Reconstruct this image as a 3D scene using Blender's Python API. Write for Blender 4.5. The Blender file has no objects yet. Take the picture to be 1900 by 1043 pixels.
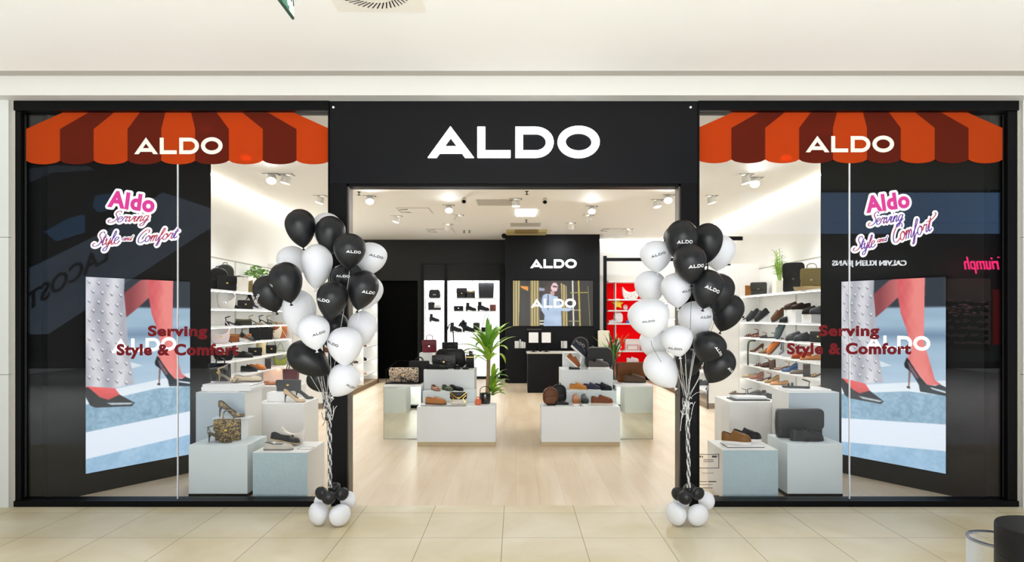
import bpy, bmesh, math, random
import numpy as np
from mathutils import Vector, Matrix, noise
from mathutils.geometry import tessellate_polygon
random.seed(7)
PI = math.pi
# ---------------------------------------------------------------- camera, world, exposure, big lights
F, DIST, EYE, VX, VY = 1180.0, 5.566, 1.65, 957.0, 588.0
scn = bpy.context.scene
COL = scn.collection
cam_d = bpy.data.cameras.new('camera'); cam = bpy.data.objects.new('camera', cam_d); COL.objects.link(cam)
cam.location = (0, -DIST, EYE); cam.rotation_euler = (PI/2, 0, 0)
cam_d.sensor_fit = 'HORIZONTAL'; cam_d.sensor_width = 36.0; cam_d.lens = 36.0*F/1900.0
cam_d.shift_x = -(VX-950.0)/1900.0; cam_d.shift_y = (VY-521.5)/1900.0
cam_d.clip_start = 0.05; cam_d.clip_end = 100
scn.camera = cam
scn.view_settings.view_transform = 'Standard'; scn.view_settings.look = 'None'
scn.view_settings.gamma = 1.0; scn.view_settings.use_curve_mapping = False
scn.view_settings.exposure = 0.3
w = bpy.data.worlds.new('mall_atrium'); scn.world = w; w.use_nodes = True
bg = w.node_tree.nodes['Background']; bg.inputs[0].default_value = (0.93, 0.97, 1.0, 1); bg.inputs[1].default_value = 0.6

def area(name, loc, aim, sx, sy, power, col=(1, 1, 1)):
    d = bpy.data.lights.new(name, 'AREA'); d.shape = 'RECTANGLE'; d.size = sx; d.size_y = sy
    d.energy = power; d.color = col
    o = bpy.data.objects.new(name, d); COL.objects.link(o); o.location = loc
    o.rotation_euler = (Vector(aim)-Vector(loc)).to_track_quat('-Z', 'Y').to_euler(); return o
area('overhead_fill_area', (0, -9, 7.6), (0, -8.99, 0), 20, 5, 1750, (.93, .97, 1)).data.spread = math.radians(95)  # added overhead area lamp, lights the mall floor for bounce
area('front_fill_area', (0, -12.5, 2.2), (0, 0, 1.6), 8, 3.6, 560, (1, .99, .98))  # added lamp facing the shop, brightens its front and the ceiling

def spot(loc, aim, power, cone=110, col=(.93, .965, 1.0), blend=.5, rad=.06):
    d = bpy.data.lights.new('spot_lamp', 'SPOT'); d.energy = power; d.color = col; d.spot_size = math.radians(cone)
    d.spot_blend = blend; d.shadow_soft_size = rad
    o = bpy.data.objects.new('spot_lamp', d); COL.objects.link(o); o.location = loc
    o.rotation_euler = (Vector(aim)-Vector(loc)).to_track_quat('-Z', 'Y').to_euler(); return o

# ---------------------------------------------------------------- helpers
def W(px, py, z):
    return Vector(((px-VX)*z/F, z-DIST, EYE-(py-VY)*z/F))
def XW(px, z): return (px-VX)*z/F
def ZW(py, z): return EYE-(py-VY)*z/F
def lin(c):
    return tuple((v/255/12.92 if v/255 <= .04045 else ((v/255+.055)/1.055)**2.4) for v in c)

_M = {}
def mat(name, rgb, rough=.5, metal=0., spec=.5, emit=0., bump=0., bscale=40., var=0., vscale=8., coat=0., trans=0.):
    """principled material; rgb is sRGB 0-255; var = noise mottling of the thing's own colour"""
    if name in _M: return _M[name]
    m = bpy.data.materials.new(name); m.use_nodes = True; nt = m.node_tree; b = nt.nodes['Principled BSDF']
    c = lin(rgb); b.inputs['Base Color'].default_value = (*c, 1); b.inputs['Roughness'].default_value = rough
    b.inputs['Metallic'].default_value = metal; b.inputs['Specular IOR Level'].default_value = spec
    b.inputs['Coat Weight'].default_value = coat
    if trans: b.inputs['Transmission Weight'].default_value = trans
    if emit:
        b.inputs['Emission Color'].default_value = (*c, 1); b.inputs['Emission Strength'].default_value = emit
    if var:
        tc = nt.nodes.new('ShaderNodeTexCoord'); n = nt.nodes.new('ShaderNodeTexNoise'); n.inputs['Scale'].default_value = vscale
        n.inputs['Detail'].default_value = 4
        mx = nt.nodes.new('ShaderNodeMix'); mx.data_type = 'RGBA'
        mx.inputs[6].default_value = (*[v*(1-var) for v in c], 1); mx.inputs[7].default_value = (*[min(1, v*(1+var)) for v in c], 1)
        nt.links.new(tc.outputs['Object'], n.inputs['Vector']); nt.links.new(n.outputs['Fac'], mx.inputs[0]); nt.links.new(mx.outputs[2], b.inputs['Base Color'])
    if bump:
        n2 = nt.nodes.new('ShaderNodeTexNoise'); n2.inputs['Scale'].default_value = bscale; n2.inputs['Detail'].default_value = 5
        bp = nt.nodes.new('ShaderNodeBump'); bp.inputs['Strength'].default_value = bump; bp.inputs['Distance'].default_value = .01
        tc2 = nt.nodes.new('ShaderNodeTexCoord'); nt.links.new(tc2.outputs['Object'], n2.inputs['Vector'])
        nt.links.new(n2.outputs['Fac'], bp.inputs['Height']); nt.links.new(bp.outputs[0], b.inputs['Normal'])
    _M[name] = m; return m
def cm(rgb, rough=.5, **k):   # material keyed by colour
    return mat('finish_%d_%d_%d_%d' % (*rgb, int(rough*100)) + ''.join('%s%s' % (a[0], k[a]) for a in sorted(k)), rgb, rough, **k)
def spots_mat(name, a, b, scale, thr=.5, kind='VORONOI'):
    if name in _M: return _M[name]
    m = bpy.data.materials.new(name); m.use_nodes = True; nt = m.node_tree; p = nt.nodes['Principled BSDF']; p.inputs['Roughness'].default_value = .5
    tc = nt.nodes.new('ShaderNodeTexCoord')
    n = nt.nodes.new('ShaderNodeTexNoise'); n.inputs['Scale'].default_value = scale; n.inputs['Detail'].default_value = 2.5
    n.inputs['Distortion'].default_value = 1.2
    r = nt.nodes.new('ShaderNodeValToRGB'); r.color_ramp.elements[0].position = thr-.03; r.color_ramp.elements[1].position = thr+.03
    r.color_ramp.elements[0].color = (*lin(a), 1); r.color_ramp.elements[1].color = (*lin(b), 1)
    nt.links.new(tc.outputs['Object'], n.inputs['Vector']); nt.links.new(n.outputs['Fac'], r.inputs[0]); nt.links.new(r.outputs[0], p.inputs['Base Color'])
    _M[name] = m; return m
def glass_mat(name, refl0=.045, tint=(1, 1, 1), rough=0.0, op=0.0):
    if name in _M: return _M[name]
    m = bpy.data.materials.new(name); m.use_nodes = True; nt = m.node_tree; nt.nodes.clear()
    o = nt.nodes.new('ShaderNodeOutputMaterial'); t = nt.nodes.new('ShaderNodeBsdfTransparent'); t.inputs[0].default_value = (*tint, 1)
    g = nt.nodes.new('ShaderNodeBsdfGlossy'); g.inputs['Roughness'].default_value = rough
    f = nt.nodes.new('ShaderNodeFresnel'); f.inputs[0].default_value = 1.0+refl0*11
    mx = nt.nodes.new('ShaderNodeMixShader')
    nt.links.new(f.outputs[0], mx.inputs[0]); nt.links.new(t.outputs[0], mx.inputs[1]); nt.links.new(g.outputs[0], mx.inputs[2])
    nt.links.new(mx.outputs[0], o.inputs[0]); _M[name] = m; return m

class MB:
    def __init__(s, M=None): s.v = []; s.f = []; s.mi = []; s.M = M
    def add(s, vs, fs, mi=0):
        n = len(s.v)
        for p in vs:
            p = Vector(p)
            s.v.append(s.M @ p if s.M else p)
        for f in fs: s.f.append([n+i for i in f]); s.mi.append(mi)
        return s
    def box(s, x0, x1, y0, y1, z0, z1, mi=0, bev=0.0):
        if bev:
            b = bmesh.new(); bmesh.ops.create_cube(b, size=1)
            for v in b.verts: v.co = Vector(((x0+x1)/2+v.co.x*(x1-x0), (y0+y1)/2+v.co.y*(y1-y0), (z0+z1)/2+v.co.z*(z1-z0)))
            bmesh.ops.bevel(b, geom=b.edges[:], offset=bev, segments=2, affect='EDGES', profile=.5)
            b.verts.index_update(); s.add([v.co.copy() for v in b.verts], [[v.index for v in f.verts] for f in b.faces], mi); b.free(); return s
        return s.add([(x0,y0,z0),(x1,y0,z0),(x1,y1,z0),(x0,y1,z0),(x0,y0,z1),(x1,y0,z1),(x1,y1,z1),(x0,y1,z1)],
                     [(0,3,2,1),(4,5,6,7),(0,1,5,4),(1,2,6,5),(2,3,7,6),(3,0,4,7)], mi)
    def tube(s, path, r, n=6, mi=0, caps=True):
        path = [Vector(p) for p in path]; rings = []; up = Vector((0, 0, 1))
        rr = r if hasattr(r, '__len__') else [r]*len(path)
        base = len(s.v); vs = []; t0 = None
        for i, p in enumerate(path):
            t = (path[min(i+1, len(path)-1)]-path[max(i-1, 0)]);
            t = t.normalized() if t.length > 1e-9 else Vector((0, 0, 1))
            if i == 0:
                a = t.cross(up if abs(t.z) < .9 else Vector((1, 0, 0))).normalized()
            else:
                a = (a - t*a.dot(t)); a = a.normalized() if a.length > 1e-6 else t.cross(Vector((1, 0, 0))).normalized()
            bb = t.cross(a)
            for k in range(n):
                th = 2*PI*k/n; vs.append(p+(a*math.cos(th)+bb*math.sin(th))*rr[i])
        fs = [(i*n+k, i*n+(k+1) % n, (i+1)*n+(k+1) % n, (i+1)*n+k) for i in range(len(path)-1) for k in range(n)]
        if caps: fs += [tuple(reversed(range(n))), tuple((len(path)-1)*n+k for k in range(n))]
        return s.add(vs, fs, mi)
    def lathe(s, prof, n=24, c=(0, 0, 0), mi=0, caps=True, ax='z', sx=1, sy=1):
        vs = []
        for r, z in prof:
            for k in range(n):
                th = 2*PI*k/n
                p = (c[0]+sx*r*math.cos(th), c[1]+sy*r*math.sin(th), c[2]+z)
                if ax == 'y': p = (c[0]+r*math.cos(th), c[1]+z, c[2]+r*math.sin(th))
                vs.append(p)
        m = len(prof)
        fs = [(i*n+k, i*n+(k+1) % n, (i+1)*n+(k+1) % n, (i+1)*n+k) for i in range(m-1) for k in range(n)]
        if caps: fs += [tuple(reversed(range(n))), tuple((m-1)*n+k for k in range(n))]
        return s.add(vs, fs, mi)
    def slab(s, out, d, puff=.25, e=None, mi=0, y0=None):
        """outline (x,z) extruded along y, centred on y=0 (or from y0), with rounded rims"""
        n = len(out); cx = sum(p[0] for p in out)/n; cz = sum(p[1] for p in out)/n
        ext = max(max(p[0] for p in out)-min(p[0] for p in out), 1e-4)
        e = e if e is not None else min(d*.3, ext*.1)
        off = 0 if y0 is None else y0+d/2
        lay = [(-d/2, 1-puff*.35), (-d/2+e*.35, 1-puff*.1), (-d/2+e, 1), (d/2-e, 1), (d/2-e*.35, 1-puff*.1), (d/2, 1-puff*.35)]
        vs = [(cx+(x-cx)*k, y+off, cz+(z-cz)*k) for y, k in lay for x, z in out]
        m = len(lay)
        fs = [(i*n+k, i*n+(k+1) % n, (i+1)*n+(k+1) % n, (i+1)*n+k) for i in range(m-1) for k in range(n)]
        fs += [tuple(range(n))[::-1], tuple((m-1)*n+k for k in range(n))]
        return s.add(vs, fs, mi)
    def obj(s, name, m, parent=None, smooth=False, loc=None, rot=None):
        me = bpy.data.meshes.new(name); me.from_pydata([tuple(v) for v in s.v], [], s.f)
        ms = m if isinstance(m, (list, tuple)) else [m]
        for q in ms: me.materials.append(q)
        if len(ms) > 1: me.polygons.foreach_set('material_index', s.mi)
        b = bmesh.new(); b.from_mesh(me); bmesh.ops.recalc_face_normals(b, faces=b.faces[:]); b.to_mesh(me); b.free()
        if smooth:
            me.polygons.foreach_set('use_smooth', [True]*len(me.polygons))
            if smooth != 'all': me.set_sharp_from_angle(angle=math.radians(42))
        me.update()
        o = bpy.data.objects.new(name, me); COL.objects.link(o)
        if parent: o.parent = parent
        if loc is not None: o.location = loc
        if rot is not None: o.rotation_euler = rot
        return o

def tag(o, label=None, cat=None, group=None, kind=None):
    if label: o['label'] = label
    if cat: o['category'] = cat
    if group: o['group'] = group
    if kind: o['kind'] = kind
    return o
def empty(name, loc, label=None, cat=None, group=None, rz=0, ry=0, rx=0, kind=None, sc=1):
    o = bpy.data.objects.new(name, None); COL.objects.link(o); o.location = loc; o.empty_display_size = .05
    o.rotation_mode = 'ZYX' if False else 'XYZ'
    o.rotation_euler = (Matrix.Rotation(rz, 3, 'Z') @ Matrix.Rotation(ry, 3, 'Y') @ Matrix.Rotation(rx, 3, 'X')).to_euler()
    o.scale = (sc, sc, sc)
    return tag(o, label, cat, group, kind)
def struct(name, mb, m, parent=None, smooth=False):
    o = mb.obj(name, m, parent, smooth)
    if not parent: o['kind'] = 'structure'
    return o
def box_thing(name, x0, x1, y0, y1, z0, z1, m, label, cat, group=None, bev=.003):
    loc = ((x0+x1)/2, (y0+y1)/2, z0); mb = MB().box(x0-loc[0], x1-loc[0], y0-loc[1], y1-loc[1], 0, z1-z0, bev=bev)
    return tag(mb.obj(name, m, loc=loc), label, cat, group)

def smoothpath(pts, k=6, closed=False):
    P = [Vector(p) for p in pts]; out = []; n = len(P)
    for i in range(n if closed else n-1):
        g = (lambda j: P[j % n]) if closed else (lambda j: P[max(0, min(n-1, j))])
        a, b, c, d = g(i-1), g(i), g(i+1), g(i+2)
        for q in range(k):
            t = q/k; out.append(.5*((2*b)+(c-a)*t+(2*a-5*b+4*c-d)*t*t+(3*b-a-3*c+d)*t**3))
    if not closed: out.append(P[-1])
    return out

def fill_curve(loops, ext=0.0, bev=0.0):
    """2-D outlines with holes -> (verts, faces); local x,y with thickness along z"""
    cd = bpy.data.curves.new('t', 'CURVE'); cd.dimensions = '2D'; cd.fill_mode = 'BOTH'; cd.extrude = ext; cd.bevel_depth = bev; cd.bevel_resolution = 0
    for lp in loops:
        sp = cd.splines.new('POLY'); sp.points.add(len(lp)-1); sp.use_cyclic_u = True
        for q, p in zip(sp.points, lp): q.co = (p[0], p[1], 0, 1)
    o = bpy.data.objects.new('t', cd); COL.objects.link(o)
    dg = bpy.context.evaluated_depsgraph_get(); dg.update(); e = o.evaluated_get(dg); me = e.to_mesh()
    vs = [v.co.copy() for v in me.vertices]; fs = [list(p.vertices) for p in me.polygons]
    e.to_mesh_clear(); bpy.data.objects.remove(o); bpy.data.curves.remove(cd); return vs, fs
def text_geo(s, size=1.0, ext=0.0, offset=0.0, shear=0.0, spacing=1.0, sx=1.0):
    cd = bpy.data.curves.new('t', 'FONT'); cd.body = s; cd.size = size; cd.extrude = ext; cd.offset = offset*size; cd.shear = shear
    cd.space_character = spacing; cd.resolution_u = 4
    o = bpy.data.objects.new('t', cd); COL.objects.link(o)
    dg = bpy.context.evaluated_depsgraph_get(); dg.update(); e = o.evaluated_get(dg); me = e.to_mesh()
    vs = [v.co.copy() for v in me.vertices]; fs = [list(p.vertices) for p in me.polygons]
    e.to_mesh_clear(); bpy.data.objects.remove(o); bpy.data.curves.remove(cd)
    for v in vs: v.x *= sx
    return vs, fs
def fit(vs, x0, x1, y0, y1):
    a = min(v.x for v in vs); b = max(v.x for v in vs); c = min(v.y for v in vs); d = max(v.y for v in vs)
    for v in vs: v.x = x0+(v.x-a)/(b-a)*(x1-x0); v.y = y0+(v.y-c)/(d-c)*(y1-y0)
    return vs
def upright(vs, y):          # local (x, y, z-thickness) -> standing in the xz plane, facing -y
    return [Vector((v.x, y-v.z, v.y)) for v in vs]

# the shop's wordmark: four geometric letters in a 5.55 x 1 box
def _arc(cx, cy, rx, ry, a0, a1, n):
    return [(cx+rx*math.cos(a0+(a1-a0)*i/n), cy+ry*math.sin(a0+(a1-a0)*i/n)) for i in range(n+1)]
def _cv(p): return ((p[0]-70)/313, (388-p[1])/313)
LETTERS = [
  [[_cv(p) for p in [(70,388),(300,75),(537,388),(445,388),(415,345),(190,345),(158,388)]], [_cv(p) for p in [(238,275),(300,190),(365,275)]]],
  [[_cv(p) for p in [(572,80),(650,80),(650,316),(906,316),(906,388),(572,388)]]],
  [[_cv(p) for p in [(955,388),(955,80),(1150,80)]+[(1160+183*math.sin(t), 234-154*math.cos(t)) for t in np.linspace(.15, PI-.15, 14)]+[(1150,388)]],
   [_cv(p) for p in [(1033,150),(1033,316),(1160,316)]+[(1165+100*math.sin(t), 233+83*math.cos(t)) for t in np.linspace(.2, PI-.2, 10)]+[(1160,150)]]],
  [[_cv((1595+213*math.cos(t), 231-160*math.sin(t))) for t in np.linspace(0, 2*PI, 37)[:-1]], [_cv((1595+132*math.cos(t), 231-88*math.sin(t))) for t in np.linspace(0, 2*PI, 29)[:-1]]],
]
_LG = {}
def letter_geo(i, ext=0.0):
    if (i, ext) not in _LG: _LG[(i, ext)] = fill_curve(LETTERS[i], ext)
    vs, fs = _LG[(i, ext)]; return [v.copy() for v in vs], fs
def wordmark(px0, px1, py0, py1, z, m, parent=None, thick=.004, name='letter', split=True, fn=None):
    """letters standing parallel to the shop front, front face at depth z"""
    x0, x1, z1, z0 = XW(px0, z), XW(px1, z), ZW(py0, z), ZW(py1, z)
    out = []; mb = MB()
    for i in range(4):
        vs, fs = letter_geo(i, .5)
        vs = [Vector((x0+v.x/5.553*(x1-x0), z-DIST+thick*(.5-v.z), z0+v.y*(z1-z0))) for v in vs]
        if split:
            c = sum(vs, Vector())/len(vs)
            b = MB().add(vs, fs)
            out.append(b.obj(name, m, parent))
        else: mb.add(vs, fs)
    return out if split else mb.obj(name, m, parent)

# ---------------------------------------------------------------- shared materials
M = {}
M['white_wall'] = mat('white_wall_paint', (240, 240, 236), .55)
M['white_gloss'] = mat('white_lacquer', (238, 240, 240), .3)
M['ceil'] = mat('mall_ceiling_paint', (246, 244, 238), .7)
M['shop_ceil'] = mat('shop_ceiling_paint', (242, 239, 232), .7)
M['fascia'] = mat('fascia_paint', (212, 210, 204), .5)
M['groove'] = mat('groove_grey', (176, 171, 160), .6)
M['black'] = mat('black_metal_frame', (8, 8, 9), .4, spec=.12)
M['blackpanel'] = mat('black_panel', (13, 14, 17), .35, spec=.15)
M['darkwall'] = mat('charcoal_wall', (33, 34, 33), .6, var=.08, vscale=3, spec=.15)
M['partition'] = mat('partition_black_laminate', (20, 21, 21), .45, spec=.2)
M['steel'] = mat('brushed_steel', (170, 168, 160), .3, metal=1.0)
M['chrome'] = mat('chrome', (210, 210, 212), .12, metal=1.0)
M['gold'] = mat('gold_metal', (212, 178, 96), .25, metal=1.0)
M['mirror'] = mat('mirror_glass', (225, 235, 230), .02, metal=1.0)
M['plinth'] = mat('plinth_white', (226, 231, 232), .4, var=.02, vscale=3)
M['plinthblue'] = mat('plinth_pale_blue_plaster', (176, 198, 204), .75, bump=.5, bscale=22, var=.07, vscale=9)
M['plinthpale'] = mat('plinth_pale_blue_grey', (216, 227, 229), .55, var=.03, vscale=4)
M['plinthoff'] = mat('plinth_off_white', (228, 229, 226), .5)
M['woodkick'] = mat('pale_wood_kick', (190, 172, 136), .4, var=.08, vscale=6)
M['glass'] = glass_mat('window_glass', .028)
M['acrylic'] = glass_mat('clear_acrylic', .05, (.97, .99, 1))
M['signwhite'] = mat('lit_sign_face', (255, 252, 255), .4, emit=1.6)
M['lampface'] = mat('lamp_face', (255, 250, 240), .4, emit=8)
M['black_leather'] = mat('black_leather', (14, 14, 15), .4, spec=.35, bump=.15, bscale=120)
M['black_gloss'] = mat('black_patent', (10, 10, 11), .12, coat=.6)
M['leaf'] = mat('leaf_green', (100, 156, 34), .4, var=.3, vscale=9)
M['leaflight'] = mat('leaf_light_green', (156, 196, 56), .4, var=.25, vscale=9)
M['leafdark'] = mat('leaf_dark_green', (40, 82, 28), .4, var=.3, vscale=9)
M['bark'] = mat('bark_brown', (150, 126, 90), .8, bump=.6, bscale=30, var=.2)
M['soil'] = mat('dark_soil', (40, 30, 22), .9)
M['latexblack'] = mat('black_latex', (25, 26, 28), .38, spec=.4)
M['latexwhite'] = mat('white_latex', (228, 230, 234), .45, spec=.3)

def floor_mat(name, a, b, bw, rh, mort, mcol, rough, off, loc, rot=0, sq=1., var_scale=2.0, stain=None, bias=0., spec=.4):
    m = bpy.data.materials.new(name); m.use_nodes = True; nt = m.node_tree; p = nt.nodes['Principled BSDF']
    g = nt.nodes.new('ShaderNodeNewGeometry'); mp = nt.nodes.new('ShaderNodeMapping'); mp.inputs['Location'].default_value = loc; mp.inputs['Rotation'].default_value = (0, 0, rot)
    br = nt.nodes.new('ShaderNodeTexBrick'); br.offset = off; br.inputs['Scale'].default_value = 1; br.inputs['Brick Width'].default_value = bw
    br.inputs['Row Height'].default_value = rh; br.inputs['Mortar Size'].default_value = mort; br.inputs['Mortar Smooth'].default_value = .1; br.inputs['Bias'].default_value = bias
    br.inputs['Color1'].default_value = (*lin(a), 1); br.inputs['Color2'].default_value = (*lin(b), 1); br.inputs['Mortar'].default_value = (*lin(mcol), 1)
    nt.links.new(g.outputs['Position'], mp.inputs[0]); nt.links.new(mp.outputs[0], br.inputs['Vector'])
    n = nt.nodes.new('ShaderNodeTexNoise'); n.inputs['Scale'].default_value = var_scale; n.inputs['Detail'].default_value = 6; n.inputs['Distortion'].default_value = .8
    mp2 = nt.nodes.new('ShaderNodeMapping'); mp2.inputs['Scale'].default_value = (1, sq, 1) if rot else (sq, 1, 1)
    nt.links.new(g.outputs['Position'], mp2.inputs[0]); nt.links.new(mp2.outputs[0], n.inputs['Vector'])
    r = nt.nodes.new('ShaderNodeValToRGB'); r.color_ramp.elements[0].position = .3; r.color_ramp.elements[1].position = .7
    r.color_ramp.elements[0].color = (*lin(stain or (222, 216, 204)), 1); r.color_ramp.elements[1].color = (1, 1, 1, 1)
    mx = nt.nodes.new('ShaderNodeMix'); mx.data_type = 'RGBA'; mx.blend_type = 'MULTIPLY'; mx.inputs[0].default_value = 1
    nt.links.new(n.outputs['Fac'], r.inputs[0]); nt.links.new(br.outputs['Color'], mx.inputs[6]); nt.links.new(r.outputs[0], mx.inputs[7]); nt.links.new(mx.outputs[2], p.inputs['Base Color'])
    p.inputs['Roughness'].default_value = rough; p.inputs['Specular IOR Level'].default_value = spec
    return m
M['tile'] = floor_mat('mall_floor_tile', (222, 212, 188), (214, 206, 184), .6, .6, .0027, (136, 124, 100), .38, 0, (.1+6, .216+6, 0), 0, 1, 1.1, (230, 222, 196), spec=.25)
M['oak'] = floor_mat('pale_oak_floor', (224, 208, 184), (216, 199, 174), 1.9, .22, .0016, (196, 176, 146), .34, .37, (0, 0, 0), PI/2, .12, 4.0, (236, 226, 210))
# ---------------------------------------------------------------- the building
ZC = 3.68      # mall ceiling
ZS = 3.70      # shop ceiling
YB = 11.33     # shop back wall
struct('floor', MB().box(-14, 14, -2.616, 0, -.1, 0), M['tile'])
struct('floor', MB().box(-14, 14, -15.5, -2.616, -.1, 0), floor_mat('white_bounce_floor', (240, 240, 238), (234, 234, 232), .9, .9, .003, (190, 188, 182), .35, 0, (0, 0, 0), 0, 1, 1.1, (236, 234, 230)))  # unseen floor, made white to bounce light up to the mall ceiling
struct('floor', MB().box(-4.7, 4.7, 0, YB+.6, -.1, 0), M['oak'])
struct('ceiling', MB().box(-14, 14, -2.3, -.32, ZC, ZC+.3), M['ceil'])
struct('ceiling', MB().box(-4.7, 4.7, .12, YB+.6, ZS, ZS+.15), M['shop_ceil'])
struct('trim_1', MB().box(-14, 14, -.32, -.18, ZC+.012, ZC+.3), M['groove'])
struct('trim_2', MB().box(-14, 14, -.18, .12, 3.527, ZC+.3), M['fascia'])
# white pilasters either side of the shop front, in three panels each
for s, n in ((-1, 'wall_left'), (1, 'wall_right')):
    x0 = XW(26, DIST) if s < 0 else XW(1888, DIST); mb = MB()
    for z0, z1 in ((0, XW(VX+350-(694-588), DIST) if False else ZW(694, DIST)-.002), (ZW(694, DIST)+.002, ZW(442, DIST)-.002), (ZW(442, DIST)+.002, 3.527)):
        mb.box(min(x0, x0+s*9), max(x0, x0+s*9), -.06, .1, z0, z1)
    struct(n, mb, mat('pilaster_panel', (206, 208, 203), .45))
    struct('wall_'+('left' if s < 0 else 'right')+'_inner', MB().box(min(s*4.45, s*4.7), max(s*4.45, s*4.7), .12, YB+.6, 0, ZS), M['white_wall'])
    struct('trim_3', MB().box(min(x0, XW(33 if s < 0 else 1883, DIST)), max(x0, XW(33 if s < 0 else 1883, DIST)), -.03, .1, 0, 3.527), M['groove'])
# shop front frame
XL0, XL1, XR0, XR1 = XW(33, DIST), XW(43, DIST), XW(1865.5, DIST), XW(1883, DIST)
PL0, PL1, PR0, PR1 = XW(613.5, DIST), XW(645, DIST), XW(1262, DIST), XW(1293, DIST)
ZT, ZG, ZB = 3.527, ZW(208, DIST), ZW(927, DIST)
ZO = ZW(342, DIST)
hd = MB().box(PL0, PR1, -.035, .13, ZO, ZT, bev=.004)
struct('trim_4', hd, M['blackpanel'])
struct('trim_5', MB().box(PL0, PL1, -.03, .13, 0, ZO), M['black'])
struct('trim_6', MB().box(PR0, PR1, -.03, .13, 0, ZO), M['black'])
struct('trim_7', MB().box(PL1, PL1+.013, .0, .13, 0, ZO-.02), mat('dark_bronze_reveal', (104, 97, 88), .45, metal=.6))
struct('trim_8', MB().box(PR0-.013, PR0, .0, .13, 0, ZO-.02), _M['dark_bronze_reveal'])
struct('trim_9', MB().box(PL1+.013, PR0-.013, .0, .13, ZO-.02, ZO), M['black'])
for k, (a, b, c) in enumerate(((XL0, PL0, 330), (PR1, XR1, 1576))):
    fr = MB()
    fr.box(a, b, -.05, .1, 0, ZB, bev=.003); fr.box(a, b, -.05, .1, ZG, ZT, bev=.003)
    if k == 0: fr.box(a, XL1, -.03, .03, ZB, ZG, bev=.003); fr.box(b-.012, b, -.04, .09, ZB, ZG)
    else: fr.box(XR0, b, -.03, .03, ZB, ZG, bev=.003); fr.box(a, a+.012, -.04, .09, ZB, ZG)
    wroot = struct('window_%d' % (k+1), fr, M['black'])
    gx0, gx1 = (XL1, b-.012) if k == 0 else (a+.012, XR0)
    xs = XW(c, DIST+.02)
    MB().box(gx0, xs-.003, .016, .026, ZB, ZG).obj('pane', M['glass'], wroot)
    MB().box(xs+.003, gx1, .016, .026, ZB, ZG).obj('pane', M['glass'], wroot)
    MB().box(xs-.003, xs+.003, .012, .03, ZB, ZG).obj('seam', mat('silicone_seam', (240, 244, 248), .2), wroot)
    # inner bead
    bd = MB(); bx = XL1+.008 if k == 0 else XR0-.016
    bd.box(bx, bx+.006, .006, .014, ZB+.02, ZG-.02); bd.obj('bead', M['darkwall'], wroot)
for px in (621, 1279):
    tag(MB().lathe([(.0, 0), (.009, .002), (.009, .008), (.004, .012)], 12, ax='y').obj('sensor_stud', cm((235, 235, 235), .4, emit=.5), loc=(XW(px, DIST), -.047, ZW(202, DIST))),
        'tiny white dot stud on the black header, %s end' % ('left' if px < 900 else 'right'), 'stud')

# shop back wall, charcoal, with a doorway and two lit niches (openings cut by building the wall around them)
zb = YB+DIST
dx0, dx1 = XW(700, zb), XW(775, zb); n1a, n1b = XW(786.5, zb), XW(824, zb); n2a, n2b = XW(830, zb), XW(926.5, zb)
zt = ZW(521, zb); nb = .06
mb = MB()
mb.box(-4.45, n2b+.17, YB, YB+.1, zt, ZS)
for a, b in ((-4.45, dx0), (dx1, n1a), (n1b, n2a), (n2b, n2b+.17)): mb.box(a, b, YB, YB+.1, 0, zt)
for a, b in ((n1a, n1b), (n2a, n2b)): mb.box(a, b, YB, YB+.1, 0, nb)
struct('wall_back', mb, M['darkwall'])
struct('wall_back_right', MB().box(n2b+.17, 4.45, YB, YB+.1, 0, ZS), M['white_wall'])
struct('door_1', MB().box(dx0, dx1, YB+.1, YB+.14, 0, zt), mat('black_doorway', (6, 6, 6), .8, spec=.05))
for k, (a, b) in enumerate(((n1a, n1b), (n2a, n2b))):
    mb = MB(); t = .015
    mb.box(a-t, a, YB+.1, YB+.45, nb, zt); mb.box(b, b+t, YB+.1, YB+.45, nb, zt)
    mb.box(a, b, YB+.1, YB+.45, zt, zt+t); mb.box(a, b, YB+.1, YB+.45, nb-t, nb)
    root = empty('lit_niche', ((a+b)/2, YB+.1, nb), ('narrow' if k == 0 else 'wide')+' white lit niche with shelves in the charcoal back wall', 'niche shelf', 'lit niches in the back wall')
    def loc(o): o.parent = root; o.matrix_parent_inverse = Matrix.Translation(-Vector(root.location)); return o
    loc(MB().box(a, b, YB+.45, YB+.47, nb, zt).obj('light_panel', mat('niche_backlight', (244, 246, 250), .4, emit=.62)))
    loc(mb.obj('niche_lining', mat('niche_white', (238, 240, 242), .5)))
    for py in ((553, 575, 597) if k == 0 else (553, 577, 616)):
        zz = ZW(py, zb+.1); loc(MB().box(a, b, YB+.12, YB+.45, zz-.02, zz).obj('shelf', M['white_gloss']))
    loc(MB().box(a, b, YB+.11, YB+.13, zt-.02, zt).obj('light_strip', mat('niche_light_strip', (255, 255, 255), .4, emit=45)))
    for q in (a, b-.012): loc(MB().box(q, q+.012, YB+.102, YB+.114, nb, zt).obj('light_strip', mat('niche_side_strip', (255, 255, 255), .4, emit=8)))
# darker pilaster ribs on the charcoal wall
mb = MB()
for px in (783, 827, 929, 934): mb.box(XW(px, zb)-.03, XW(px, zb)+.03, YB-.03, YB, 0, zt+.45)
mb.box(XW(786, zb), XW(926, zb), YB-.012, YB, zt+.43, zt+.45)
struct('trim_10', mb, M['black'])

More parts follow.
